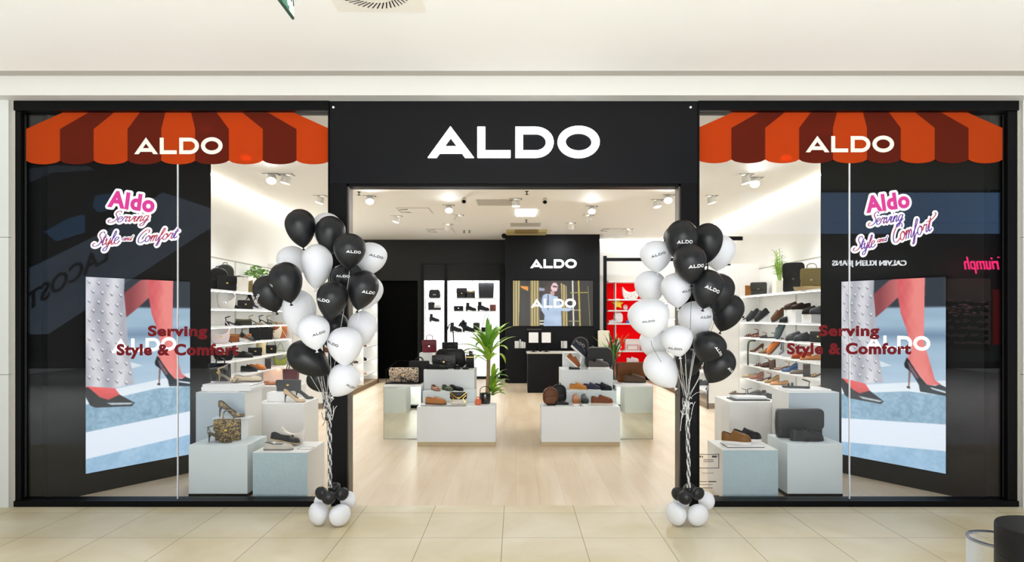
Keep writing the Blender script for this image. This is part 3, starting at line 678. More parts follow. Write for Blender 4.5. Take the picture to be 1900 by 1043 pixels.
def grad_mat(name, a, b, z0, z1):
    m = bpy.data.materials.new(name); m.use_nodes = True; nt = m.node_tree; p = nt.nodes['Principled BSDF']
    n = nt.nodes.new('ShaderNodeTexNoise'); n.inputs['Scale'].default_value = 9; g = nt.nodes.new('ShaderNodeNewGeometry'); r = nt.nodes.new('ShaderNodeValToRGB')
    r.color_ramp.elements[0].position = .42; r.color_ramp.elements[1].position = .58
    r.color_ramp.elements[0].color = (*lin(a), 1); r.color_ramp.elements[1].color = (*lin(b), 1)
    nt.links.new(g.outputs['Position'], n.inputs['Vector']); nt.links.new(n.outputs['Fac'], r.inputs[0]); nt.links.new(r.outputs[0], p.inputs['Base Color']); p.inputs['Roughness'].default_value = .5; return m
pink = mat('sticker_magenta', (206, 44, 138), .5); wht = mat('sticker_white', (246, 244, 248), .5); prp = grad_mat('sticker_purple_print', (84, 40, 150), (170, 24, 62), 1, 3)
def sticker(k, words, al, alang, label):
    root = empty('slogan_sticker', (XW(al[0], ZDp), .008, ZW(words[-1][4], ZDp)), label, 'window sticker', 'pink and purple stickers')
    def loc(o_): o_.parent = root; o_.matrix_parent_inverse = Matrix.Translation(-Vector(root.location)); return o_
    bgm = MB(); fg = MB()
    for s, x0, x1, y0, y1, ang, small in words:
        for q in script_word(s, x0, x1, y0, y1, ang, 1):
            ribbon(bgm, q, .023 if not small else .013, .0118); ribbon(fg, q, .0037 if not small else .0026, .0085, True)
    mb = glass_text('Aldo', *al, pink, y=.0085, off=.045, sx=1.0, ang=alang); 
    glass_text('Aldo', *al, wht, y=.0105, off=.045, sx=1.0, ang=alang, mb=bgm)
    # outline of the block letters: the same letters pushed outward
    for q in range(24):
        dx, dy = 4.4*math.cos(q*PI/12), 4.4*math.sin(q*PI/12)
        glass_text('Aldo', al[0]+dx, al[1]+dx, al[2]+dy, al[3]+dy, wht, y=.0112+q*.00005, off=.06, sx=1.0, ang=alang, mb=bgm)
    loc(bgm.obj('white_outline', wht)); loc(mb.obj('block_lettering', pink)); loc(fg.obj('script_lettering', prp))
sticker(0, [('Serving', 201, 277, 391, 420, .04, 0), ('Style', 172, 222, 430, 465, .12, 0), ('and', 228, 248, 437, 446, .02, 1), ('Comfort', 256, 334, 424, 455, .12, 0)],
        (201, 288, 358, 390), -.13, 'pink and purple script slogan sticker on the left window')
sticker(1, [('Serving', 1610, 1676, 391, 424, .16, 0), ('Style', 1582, 1624, 438, 472, .2, 0), ('and', 1627, 1648, 439, 448, .16, 1), ('ComforT', 1654, 1744, 406, 450, .30, 0)],
        (1605, 1687, 359, 391), .13, 'pink and purple script slogan sticker on the right window')
# delivery / notice label near the right door post
root = empty('notice_decal', (XW(1314, ZDp), YD, ZW(925, ZDp)), 'small black outlined notice sticker low on the right window beside the post', 'window sticker')
def loc(o_): o_.parent = root; o_.matrix_parent_inverse = Matrix.Translation(-Vector(root.location)); return o_
mb = MB()
def rct(a, b, c, d): mb.add(*(lambda vf: (upright(vf[0], .010), vf[1]))(decal_poly([(a, c), (b, c), (b, d), (a, d)])))
for a, b, c, d in ((1295.5, 1334, 842.5, 843.7), (1295.5, 1334, 868, 869.2), (1295.5, 1296.6, 842, 869), (1333, 1334.2, 842, 869), (1298, 1300.5, 846, 849), (1302, 1304, 846, 849), (1321, 1330, 845.5, 849),
                   (1305, 1324, 853, 854), (1305, 1324, 856, 857), (1303, 1324, 877.5, 878.2), (1298, 1312, 893.3, 894.3), (1314, 1329, 892.8, 894.6), (1298, 1322, 899, 899.7), (1303, 1322, 905, 906), (1324, 1334, 919, 921)): rct(a, b, c, d)
loc(mb.obj('print', cm((60, 52, 44), .6)))

# ---------------------------------------------------------------- mall across the way (seen only as reflections in the glass)
def MR(px, py, zv): p = W(px, py, zv); return Vector((p.x, -p.y, p.z))
zv = 20.0; ym = -(zv-DIST)
def rb(mb, x0, x1, y0, y1, d=.2, zz=zv):   # box facing the shop, given by where its mirror image lies
    a, b = MR(x0, y1, zz), MR(x1, y0, zz); mb.box(min(a.x, b.x), max(a.x, b.x), a.y-d, a.y, a.z, b.z); return mb
struct('wall_opposite', MB().box(-17, 17, ym-.5, ym-.3, 0, 9.5), mat('opposite_dark', (40, 42, 44), .6))
m_ = MB(); rb(m_, 1380, 2100, 357, 410, .3); rb(m_, 1380, 2100, 413, 432, .2); struct('wall_opposite_band', m_, mat('opposite_band_added_glow', (96, 130, 170), .6, emit=4.))  # bands given added glow so their reflection shows
struct('wall_opposite_upper', rb(MB(), 1380, 2100, 292, 350, .1), mat('opposite_upper', (96, 100, 88), .6, emit=.6))  # upper wall also given some glow for the reflection
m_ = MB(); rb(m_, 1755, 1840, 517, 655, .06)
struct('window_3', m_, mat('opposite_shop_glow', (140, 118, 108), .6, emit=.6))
rk = empty('clothes_display', MR(1790, 650, zv), 'dark rails of small clothes in the shop mirrored in the right window', 'clothes rails')
mb = MB(); r2 = random.Random(2)
for j in range(7):
    for i in range(16):
        x = 1757+i*5; y = 560+j*13+r2.uniform(-2, 2); rb(mb, x, x+r2.uniform(2, 5), y, y+r2.uniform(5, 11), .12, zv-.3)
o = mb.obj('garments', cm((34, 28, 30), .7), rk); o.matrix_parent_inverse = Matrix.Translation(-Vector(rk.location)); tag(o, kind='stuff')
mb = MB()
for i in range(24):
    x = 1760+r2.uniform(0, 76); y = 556+r2.uniform(0, 30); rb(mb, x, x+2.2, y, y+2, .1, zv-.45)
o = mb.obj('price_spots', cm((240, 170, 160), .5, emit=.8), rk); o.matrix_parent_inverse = Matrix.Translation(-Vector(rk.location)); tag(o, kind='stuff')
tag(rb(MB(), 1846, 1880, 537, 640, .05).obj('poster_panel', mat('opposite_red', (190, 30, 40), .5, emit=.9)), 'red lit poster panel mirrored at the edge of the right window', 'poster')
m_ = MB()
for a, b, c, d in ((1700, 1900, 672, 676), (1700, 1900, 708, 712), (1785, 1790, 712, 800), (1700, 1900, 800, 806)): rb(m_, a, b, c, d, .05)
struct('trim_11', m_, mat('opposite_trim', (10, 10, 10), .5))
m_ = MB(); rb(m_, 1755, 1858, 713, 799, .04); rb(m_, 1757, 1858, 640, 671, .04); struct('wall_opposite_counter', m_, mat('opposite_counter', (70, 80, 80), .6, emit=.4))  # counter fronts given a weak glow for the reflection
def far_text(s, x0, x1, y0, y1, m, label, zz=zv-.1, off=.02, shear=0, name='shop_sign', ang=0):
    vs, fs = text_geo(s, 1, .5, off, shear); a, b = MR(x0, y1, zz), MR(x1, y0, zz)
    fit(vs, 0, abs(b.x-a.x), 0, b.z-a.z); X = max(a.x, b.x)
    L = abs(b.x-a.x)
    mb = MB().add([(-v.x*math.cos(ang)+v.y*math.sin(ang)*0, .03 if v.z > 0 else 0, v.y-v.x*math.sin(ang)) for v in vs], fs)
    return tag(mb.obj(name, m, loc=(X, a.y, a.z)), label, 'sign', 'shop signs across the mall')
far_text('CALVIN KLEIN JEANS', 1545, 1683, 483, 496, mat('far_sign_white', (235, 238, 242), .4, emit=22), 'white lit shop sign mirrored in the right window')
far_text('Triumph', 1790, 1866, 476, 508, mat('far_sign_pink', (238, 40, 110), .4, emit=22), 'pink lit script shop sign mirrored in the right window', shear=.3, off=0)
# escalator mirrored in the left window
ze = 15.0
def E(px, py): return MR(px, py, ze)
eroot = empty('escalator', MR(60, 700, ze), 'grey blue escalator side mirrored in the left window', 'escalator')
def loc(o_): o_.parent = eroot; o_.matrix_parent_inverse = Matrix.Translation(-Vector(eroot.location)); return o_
def slabE(pts, d, m, name, dy=0):
    vs = [E(*p) for p in pts]; n = len(vs); mb = MB()
    mb.add([(v.x, v.y+dy, v.z) for v in vs]+[(v.x, v.y-d, v.z) for v in vs], [tuple(range(n)), tuple(range(n, 2*n))[::-1]]+[(i, (i+1) % n, n+(i+1) % n, n+i) for i in range(n)]); return loc(mb.obj(name, m))
slabE([(30, 508), (190, 430), (300, 356), (360, 376), (400, 392), (400, 410), (370, 402), (330, 425), (30, 622)], 1.0, mat('escalator_side_added_glow', (104, 120, 142), .5, emit=1.7), 'side_panel')  # side panel given added glow so the glass mirrors it visibly
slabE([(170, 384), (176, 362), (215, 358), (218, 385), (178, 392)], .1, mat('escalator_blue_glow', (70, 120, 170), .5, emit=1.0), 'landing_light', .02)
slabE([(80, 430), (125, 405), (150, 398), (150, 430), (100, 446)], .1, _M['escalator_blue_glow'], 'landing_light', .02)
slabE([(30, 316), (100, 306), (160, 308), (168, 314), (90, 318), (46, 336), (30, 338)], .1, mat('far_slab_edge', (96, 108, 124), .5, emit=.8), 'landing_edge', .02)  # slab edge glows a little for the same reflection
slabE([(30, 676), (300, 660), (300, 666), (30, 684)], .05, mat('far_rail', (60, 62, 62), .5), 'hand_rail', .02)
vs, fs = text_geo('LACOSTE', 1, .5, .01); a = E(182, 478); b = E(38, 570); L = math.hypot(a.x-b.x, a.z-b.z); an = math.atan2(a.z-b.z, a.x-b.x)
fit(vs, 0, L*1.18, 0, .42); a = a+Vector((.22, 0, .22*math.tan(an)))
loc(MB().add([(a.x-v.x*math.cos(an)-v.y*math.sin(an)*0, a.y+(.05 if v.z > 0 else .01), a.z-v.x*math.sin(an)+v.y-.2) for v in vs], fs).obj('panel_lettering', mat('dark_letters', (12, 13, 16), .5)))
# ---------------------------------------------------------------- balloons
BP = [(0, 1), (.2, .98), (.4, .917), (.6, .80), (.78, .626), (.91, .415), (.98, .2), (1, 0), (.985, -.2), (.94, -.42), (.86, -.65), (.75, -.88), (.6, -1.1), (.43, -1.29), (.26, -1.44), (.12, -1.53), (.05, -1.57)]
def prof_r(h):
    for (r1, z1), (r2, z2) in zip(BP, BP[1:]):
        if z2 <= h <= z1: return r1+(r2-r1)*(h-z1)/(z2-z1)
    return .05
_bm = {}
def balloon_meshes():
    if _bm: return _bm
    p = smoothpath([(r, 0, z) for r, z in BP], 2); pr = [(max(.0005, q.x), q.z) for q in p]
    for c in ('black', 'white'):
        o = MB().lathe(pr, 32).obj('balloon', M['latex'+c], smooth='all'); _bm[c] = o.data; bpy.data.objects.remove(o)
        o = MB().lathe([(.045, -1.55), (.05, -1.6), (.03, -1.63), (.12, -1.74), (.10, -1.75), (.01, -1.66)], 12).obj('knot', M['latex'+c], smooth=True); _bm[c+'k'] = o.data; bpy.data.objects.remove(o)
    return _bm
def wrap_text(az, h, wid, roll, m):
    """wordmark wrapped on the unit balloon, centred at azimuth az (0 = towards the viewer), height h"""
    mb = MB(); cr, sr = math.cos(roll), math.sin(roll)
    for i in range(4):
        vs, fs = letter_geo(i)
        b = bmesh.new(); bv = [b.verts.new(v) for v in vs]
        for f in fs:
            try: b.faces.new([bv[q] for q in f])
            except ValueError: pass
        bmesh.ops.triangulate(b, faces=b.faces[:]); bmesh.ops.subdivide_edges(b, edges=[e for e in b.edges if e.calc_length() > .25], cuts=2); bmesh.ops.triangulate(b, faces=b.faces[:])
        b.verts.index_update(); out = []
        for v in b.verts:
            x, y = (v.co.x-2.776)/5.553*wid, (v.co.y-.5)/5.553*wid*1.1
            x, y = x*cr-y*sr, x*sr+y*cr
            hh = h+y; r = prof_r(hh); a = az+x/max(r, .2); rr = r+.012
            out.append((rr*math.sin(a), -rr*math.cos(a), hh))
        mb.add(out, [[v.index for v in f.verts] for f in b.faces]); b.free()
    return mb.obj('printed_lettering', m)
TB, TW = mat('print_black', (20, 20, 22), .5), mat('print_white', (244, 244, 246), .5)
def balloon(colr, x0, x1, ytop, ybot, z, label, group, tip=None, text=None, gather=None, string=None):
    """x0..x1 and ytop..ybot: its outline in the photograph; z: distance from the camera"""
    bm_ = balloon_meshes(); R = (x1-x0)/2*z/F*.985
    cx = (x0+x1)/2; cy = ytop+(x1-x0)/2
    tipv = Vector((0, 0, -1))
    if tip: tipv = Vector((tip[0]-cx, (tip[2] if len(tip) > 2 else 0), -(tip[1]-cy))).normalized()
    o = bpy.data.objects.new('balloon', bm_[colr]); COL.objects.link(o)
    o.location = W(cx, cy, z); hgt = (ybot-ytop)/((x1-x0)/2)  # total height in radii along the tip axis
    k = max(.75, min(1.15, (hgt/max(.6, abs(tipv.z))-1)/1.57)) if ybot else 1
    o.scale = (R, R, R*k); o.rotation_euler = (-tipv).to_track_quat('Z', 'Y').to_euler()
    q = (-tipv).rotation_difference(Vector((0, 0, 1))).inverted(); o.rotation_euler = q.to_euler()
    tag(o, label, 'balloon', group)
    kn = bpy.data.objects.new('knot', bm_[colr+'k']); COL.objects.link(kn); kn.parent = o
    if text:
        t = wrap_text(text[0], text[1], text[2], text[3], TW if colr == 'black' else TB); t.parent = o
    if gather:
        bpy.context.view_layer.update()
        a = o.matrix_world @ Vector((0, 0, -1.7)); g, base = gather; rj = random.Random(hash((round(cx), round(cy))) % 9999)
        j = lambda s: Vector((rj.uniform(-s, s), rj.uniform(-s, s), 0))
        g = Vector(g)+j(.012); base = Vector(base)
        pts = [a, a+Vector((0, 0, -.05))+j(.01), a.lerp(g, .5)+j(.02), g]
        if string: pts += [g.lerp(base, f)+j(.016) for f in (.15, .3, .45, .6, .75, .9)]+[base+j(.01)]
        else: pts += [g+Vector((0, 0, -.05))+j(.01), g+Vector((0, 0, -.12))+j(.02)]
        inv = o.matrix_world.inverted(); path = smoothpath(pts, 3)
        s_ = MB().tube([p for p in path], .0016, 4)
        s_.v = [inv @ v for v in s_.v]
        s_.obj('string', cm((235, 235, 232), .5) if rj.random() < .6 else cm((22, 22, 22), .5), o)
    return o

# ---------------------------------------------------------------- shoes
def interp(tab, s):
    for (a, b), (c, d) in zip(tab, tab[1:]):
        if s <= c: return b+(d-b)*(0 if c == a else (s-a)/(c-a))
    return tab[-1][1]
ROUND = [(0, .30), (.04, .52), (.12, .66), (.3, .64), (.45, .70), (.66, .98), (.8, .96), (.9, .78), (.96, .52), (1, .22)]
POINT = [(0, .26), (.04, .46), (.12, .58), (.3, .52), (.45, .58), (.62, .92), (.75, .84), (.88, .50), (.96, .24), (1, .06)]
def heelcurve(hh): return [(0, hh), (.12, hh*.93), (.3, hh*.72), (.5, hh*.3), (.66, .02*hh), (.8, 0), (1, .04*hh+.002)]
def shoe(name, parent, L=.28, Wd=.10, outline=ROUND, hh=0.0, back=.07, side=.05, vamp=.075, toe=.035, op=.52, c_up=None, c_in=None, c_sole=None, sole=.02, heel=None, c_heel=None, laces=None, mode='closed', shaft=0, c_shaft=None):
    """one shoe: toe at +x, heel at -x, standing on z=0; parts under parent"""
    hc = heelcurve(hh) if hh else [(0, 0), (1, 0)]
    tab = {'top': [(0, back*.9), (.05, back), (.16, back*.93), (.32, side), (max(op-.04, .36), (side+vamp)/2), (op, vamp), (op+.12, vamp*.86), (.86, toe*1.15+.004), (.95, toe), (1, toe*.45)]}
    S = [0, .02, .05, .1, .16, .24, .32, .4, .46, .5, op, op+.03, .62, .7, .78, .86, .92, .96, .985, 1]; S = sorted(set(round(x, 4) for x in S))
    n = 11
    if mode == 'closed':
        mb = MB(); vs = []
        for s in S:
            w2 = interp(outline, s)*Wd/2; b = interp(hc, s)+sole; h = interp(tab['top'], s); x = (s-.5)*L
            o_ = 1 if .03 < s < op else 0
            rim = .9 if o_ else .5
            prof = [(-w2*.92, 0), (-w2*1.0, h*.32), (-w2*(.93), h*.68), (-w2*(rim if not o_ else .80), h if o_ else h*.94)]
            if o_: prof += [(-w2*.70, h*.96), (0, h*.18)]
            else: prof += [(-w2*.28, h*.985), (0, h)]
            P_ = prof+[(-a, c) for a, c in prof[-2::-1]]
            vs += [(x, y, b+zz) for y, zz in P_]
        n = 11; m = len(S); fs = []; mi = []
        for i in range(m-1):
            for k in range(n-1):
                fs.append((i*n+k, i*n+k+1, (i+1)*n+k+1, (i+1)*n+k)); mi.append(1 if (.03 < (S[i]+S[i+1])/2 < op and k in (3, 4, 5, 6)) else 0)
        fs += [tuple(range(n)), tuple((m-1)*n+k for k in range(n))[::-1]]; mi += [0, 0]
        mb.add(vs, fs); mb.mi = mi
        mb.obj('upper', [c_up, c_in or cm((60, 50, 42), .7)], parent, smooth=True)
    elif mode == 'sandal':
        mb = MB()
        for s0, s1, hh_ in ((.60, .68, .038), (.74, .82, .03)):
            ring = []
            for s in (s0, s1):
                w2 = interp(outline, s)*Wd/2; b = interp(hc, s)+sole; x = (s-.5)*L
                ring += [(x, w2*math.cos(t), b+hh_*math.sin(t)) for t in np.linspace(0, PI, 9)]
            mb.add(ring, [(i, i+1, 9+i+1, 9+i) for i in range(8)])
        b0 = interp(hc, .08)+sole
        bk = [(-.5*L+.01, -.02, b0), (-.5*L+.002, 0, b0+.05), (-.5*L+.01, .02, b0)]
        mb.tube(smoothpath(bk, 4), .004, 5)
        an = [((.13-.5)*L+.038*math.cos(t), .028*math.sin(t), b0+.062+.012*math.cos(t)) for t in np.linspace(0, 2*PI, 15)]
        mb.tube(an, .0045, 5, caps=False)
        mb.obj('straps', c_up, parent, smooth=True)
    # sole
    t = sole; mb = MB(); vs = []
    for s in S:
        w2 = interp(outline, s)*Wd/2*(1.04 if not hh else .97); b = interp(hc, s); x = (s-.5)*L*(1.02 if not hh else 1)
        vs += [(x, -w2*.94, b), (x, -w2, b+t*.5), (x, -w2*.97, b+t), (x, w2*.97, b+t), (x, w2, b+t*.5), (x, w2*.94, b)]
    m = len(S); mb.add(vs, [(i*6+k, i*6+(k+1) % 6, (i+1)*6+(k+1) % 6, (i+1)*6+k) for i in range(m-1) for k in range(6)]+[tuple(range(6))[::-1], tuple((m-1)*6+k for k in range(6))])
    mb.obj('sole', c_sole or c_up, parent, smooth=True)
    if heel:
        w0 = interp(outline, .1)*Wd/2*.9; xb = -.5*L+.004
        if heel == 'stiletto':
            MB().tube([(xb+.022, 0, hh), (xb+.014, 0, hh*.8), (xb+.008, 0, hh*.5), (xb+.006, 0, 0)], [w0*.95, w0*.55, .0065, .0048], 8).obj('heel', c_heel or c_up, parent, smooth=True)
        elif heel == 'block':
            MB().box(xb, xb+.045, -w0, w0, 0, hh+.004, bev=.003).obj('heel', c_heel or c_up, parent)
        elif heel == 'wedge':
            o2 = [(xb, 0), (xb, hh)]+[((s-.5)*L, interp(hc, s)) for s in (.12, .3, .5, .66)]+[(.16*L, 0)]
            MB().slab(o2, Wd*.62, 0).obj('heel', c_heel or c_up, parent)
    if laces:
        mb = MB()
        for i in range(4):
            s = op+.01+i*.045; h = interp(tab['top'], s)+sole+.002; w2 = interp(outline, s)*Wd/2*.42; x = (s-.5)*L
            mb.tube([(x, -w2, h-.006), (x, 0, h+.002), (x, w2, h-.006)], .0026, 5)
        mb.obj('laces', laces, parent)
    if shaft:
        mb = MB(); b = sole+interp(hc, .2)
        pr = [(.036, back*.55), (.036, back), (.034, shaft*.6+.03), (.040, shaft), (.034, shaft), (.030, shaft*.7)]
        mb.lathe([(r*L/.28, z+b) for r, z in pr], 16, c=(-.5*L+.052*L/.28, 0, 0), sx=1.15, caps=False); mb.obj('shaft', c_shaft or c_up, parent, smooth=True)
SHOES = {
 'sneaker': dict(back=.088, side=.066, vamp=.112, toe=.056, op=.40, sole=.03, Wd=.108),
 'derby': dict(back=.085, side=.07, vamp=.108, toe=.05, op=.40, sole=.018, Wd=.104),
 'loafer': dict(back=.082, side=.062, vamp=.088, toe=.044, op=.47, sole=.016, Wd=.102),
 'flat': dict(back=.062, side=.044, vamp=.046, toe=.034, op=.66, sole=.01, Wd=.09, outline=ROUND),
 'pump': dict(back=.055, side=.035, vamp=.032, toe=.02, op=.68, sole=.006, Wd=.08, hh=.09, outline=POINT, heel='stiletto', L=.24),
 'sandal': dict(mode='sandal', sole=.008, hh=.08, Wd=.085, heel='stiletto', L=.24),
 'blocksandal': dict(mode='sandal', sole=.012, hh=.055, Wd=.09, heel='block', L=.25),
 'flatsandal': dict(mode='sandal', sole=.018, Wd=.095, L=.26),
 'wedge': dict(back=.05, side=.035, vamp=.045, toe=.03, op=.55, sole=.01, Wd=.085, hh=.075, heel='wedge', L=.24),
 'boot': dict(back=.08, side=.08, vamp=.10, toe=.045, op=.36, sole=.022, Wd=.10, hh=.03, heel='block', shaft=.17),
 'tallboot': dict(back=.08, side=.08, vamp=.09, toe=.04, op=.36, sole=.014, Wd=.095, hh=.03, heel='block', shaft=.40),
}
def dk(c): return tuple(int(255*(v/255)**1.28) for v in c) if c else c
def put_shoe(kind, loc, col, label, group=None, rz=0., ry=0., rx=0., sc=1., col2=None, sole=None, laces=None, inner=None, mats=None, name=None, heelc=None):
    nm = name or {'sneaker': 'sneaker', 'derby': 'lace_up_shoe', 'loafer': 'loafer', 'flat': 'flat_shoe', 'pump': 'high_heel_pump', 'sandal': 'heeled_sandal', 'blocksandal': 'block_heel_sandal', 'flatsandal': 'flat_sandal', 'wedge': 'wedge_shoe', 'boot': 'ankle_boot', 'tallboot': 'tall_boot'}[kind]
    r = empty(nm, loc, label, 'shoe' if 'boot' not in kind else 'boot', group, rz=rz, ry=ry, rx=rx, sc=sc)
    col, sole, heelc = dk(col), dk(sole), dk(heelc)
    k = dict(SHOES[kind]); up = mats or cm(col, .5, bump=.12, bscale=90, spec=.3)
    so = cm(sole, .6) if sole else (cm((236, 234, 228), .5) if kind == 'sneaker' else cm(tuple(int(c*.55) for c in col), .6))
    shoe(nm, r, c_up=up, c_in=cm(inner or tuple(int(c*.45)+12 for c in col), .7), c_sole=so, c_heel=cm(heelc, .4) if heelc else (up if 'pump' in kind or kind in ('sandal', 'wedge') else so), laces=cm(laces, .7) if laces else None, **k)
    return r

# ---------------------------------------------------------------- bags
def rr_outline(w, h, r, taper=0.0, n=5):
    """rounded rectangle standing on z=0; taper <0 narrows the top"""
    r = min(r, w*.49, h*.49); o = []
    for cx, cz, a0 in ((w/2-r, r, -PI/2), (w/2-r, h-r, 0), (-w/2+r, h-r, PI/2), (-w/2+r, r, PI)):
        for i in range(n+1):
            a = a0+PI/2*i/n; x, z = cx+r*math.cos(a), cz+r*math.sin(a); o.append((x*(1+taper*(z/h)), z))
    return o
def arch(w, z0, h, y=0, n=8, p=.5):
    return [(-w/2*math.cos(PI*i/n), y, z0+h*math.sin(PI*i/n)**p) for i in range(n+1)]
def put_bag(style, loc, w, h, d, col, label, group=None, rz=0., ry=0., mats=None, col2=None, metal='gold', handle_h=None, strap=None, name=None, sc=1.):
    nm = name or {'satchel': 'satchel', 'tote': 'tote_bag', 'backpack': 'backpack', 'clutch': 'clutch_bag', 'round': 'round_bag', 'hobo': 'hobo_bag', 'bowling': 'bowling_bag', 'mess': 'messenger_bag', 'pouch': 'pouch', 'bucket': 'bucket_bag'}[style]
    r = empty(nm, loc, label, 'bag', group, rz=rz, ry=ry, sc=sc)
    col, col2 = dk(col), dk(col2)
    bm_ = mats or cm(col, .48, bump=.15, bscale=80, spec=.3); m2 = cm(col2, .45) if col2 else bm_; mt = M[metal]
    hhd = handle_h if handle_h is not None else h*.5
    if style in ('satchel', 'clutch', 'mess'):
        MB().slab(rr_outline(w, h, h*.08, -.06 if style == 'satchel' else 0), d, .25).obj('body', bm_, r, smooth=True)
        fh = h*(.6 if style != 'mess' else .72)
        fl = [(x*1.02, h*1.012-fh+z) for x, z in rr_outline(w, fh, fh*.22)]
        MB().slab(fl, .012, .1, y0=-d/2-.010).obj('flap', m2, r, smooth=True)
        if style != 'mess': MB().box(-.014, .014, -d/2-.018, -d/2-.008, h-fh+.01, h-fh+.03, bev=.002).obj('clasp', mt, r)
        if style == 'mess': MB().tube([(-w/2, 0, h*.9), (-w/2-.008, 0, h*.5), (-w/2, 0, h*.1)], .012, 6).obj('strap', bm_, r, smooth=True)
        if style == 'satchel' and hhd: MB().tube(smoothpath(arch(w*.45, h*.98, hhd, 0), 3), .006, 6).obj('handle', m2, r, smooth=True)
    elif style == 'tote':
        o_ = rr_outline(w, h, h*.05, .08)
        MB().slab(o_, d, .12).obj('body', bm_, r, smooth=True)
        MB().box(-w/2*1.02, w/2*1.02, -d/2-.004, d/2+.004, h*.955, h*.985).obj('rim', m2, r)
        for y in (-d/2*.9, d/2*.9): MB().tube(smoothpath(arch(w*.5, h*.72, hhd+h*.28, y, p=.7), 3), .006, 6).obj('handle', m2, r, smooth=True)
    elif style == 'backpack':
        MB().slab(rr_outline(w, h, w*.42, -.05), d, .5).obj('body', bm_, r, smooth=True)
        MB().slab([(x, z+h*.08) for x, z in rr_outline(w*.78, h*.45, w*.16)], .03, .5, y0=-d/2-.022).obj('pocket', m2, r, smooth=True)
        MB().tube(smoothpath(arch(w*.25, h*.98, h*.09, 0), 3), .006, 6).obj('handle', bm_, r, smooth=True)
        MB().tube([(x*.97, -d/2-.001, z) for x, z in smoothpath_xz(rr_outline(w*.9, h*.93, w*.38), h*.03)], .0022, 5).obj('zip', cm(tuple(int(c*.55) for c in col), .4), r)
    elif style == 'round':
        o_ = [(w/2*math.cos(t), w/2+w/2*math.sin(t)) for t in np.linspace(0, 2*PI, 29)[:-1]]
        MB().slab(o_, d, .25).obj('body', bm_, r, smooth=True)
        MB().tube([(x*.88, -d/2-.002, w/2+(z-w/2)*.88) for x, z in o_]+[(o_[0][0]*.88, -d/2-.002, w/2)], .003, 5).obj('piping', cm((120, 120, 122), .4), r)
        MB().tube(smoothpath(arch(w*.9, w*.62, w*.52, 0, p=.8), 3), .006, 6).obj('handle', bm_, r, smooth=True)
    elif style == 'hobo':
        o_ = [(-w/2, h*.95), (-w/2*.96, h*.4), (-w/2*.75, h*.05), (-w*.2, 0), (w*.2, 0), (w/2*.75, h*.05), (w/2*.96, h*.4), (w/2, h*.95), (w*.38, h*.74), (w*.2, h*.6), (0, h*.55), (-w*.2, h*.6), (-w*.38, h*.74)]
        o_ = [(p.x, p.z) for p in smoothpath([(a, 0, b) for a, b in o_], 3, closed=True)]
        b = MB(); b.slab(o_, d, .3); b.obj('body', bm_, r, smooth=True)
        if hhd: MB().tube(smoothpath([(-w/2, 0, h*.92), (-w*.3, 0, h+hhd*.8), (0, 0, h+hhd), (w*.3, 0, h+hhd*.8), (w/2, 0, h*.92)], 4), .006, 6).obj('strap', m2, r, smooth=True)
        MB().lathe([(.001, 0), (.014, .001), (.014, .006), (.001, .008)], 12, ax='y', c=(0, -d/2-.012, h*.45)).obj('clasp', mt, r)
    elif style == 'bowling':
        MB().slab(rr_outline(w, h, h*.26, -.12), d, .25).obj('body', bm_, r, smooth=True)
        for y in (-d*.25, d*.25): MB().tube(smoothpath(arch(w*.45, h*.9, hhd, y), 3), .006, 6).obj('handle', m2, r, smooth=True)
        MB().box(-w*.12, w*.12, -d/2-.006, -d/2+.002, h*.36, h*.44, bev=.002).obj('badge', cm((200, 200, 196), .3), r)
    elif style == 'pouch':
        MB().slab([(-w/2, 0), (w/2, 0), (w/2*.94, h), (w*.1, h*.92), (-w/2*.94, h)], d, .3).obj('body', bm_, r, smooth=True)
        MB().box(-w*.44, w*.44, -d/2-.003, -d/2, h*.80, h*.84).obj('zip', mt, r)
    elif style == 'bucket':
        MB().lathe([(w*.42, 0), (w*.47, .01), (w*.5, h*.9), (w*.46, h), (w*.36, h*.97), (.01, h*.9)], 20, sy=.8).obj('body', bm_, r, smooth=True)
        MB().tube(smoothpath(arch(w*.9, h*.9, hhd, 0), 3), .005, 6).obj('handle', m2, r, smooth=True)
    if strap:
        MB().tube(smoothpath([(-w/2*.9, 0, h*.9), (-w*.22, 0, h+strap*.6), (0, 0, h+strap), (w*.22, 0, h+strap*.6), (w/2*.9, 0, h*.9)], 4), .005, 6).obj('long_strap', m2, r, smooth=True)
    return r
def smoothpath_xz(o, dz): return [(x, z+dz) for x, z in o]+[(o[0][0], o[0][1]+dz)]

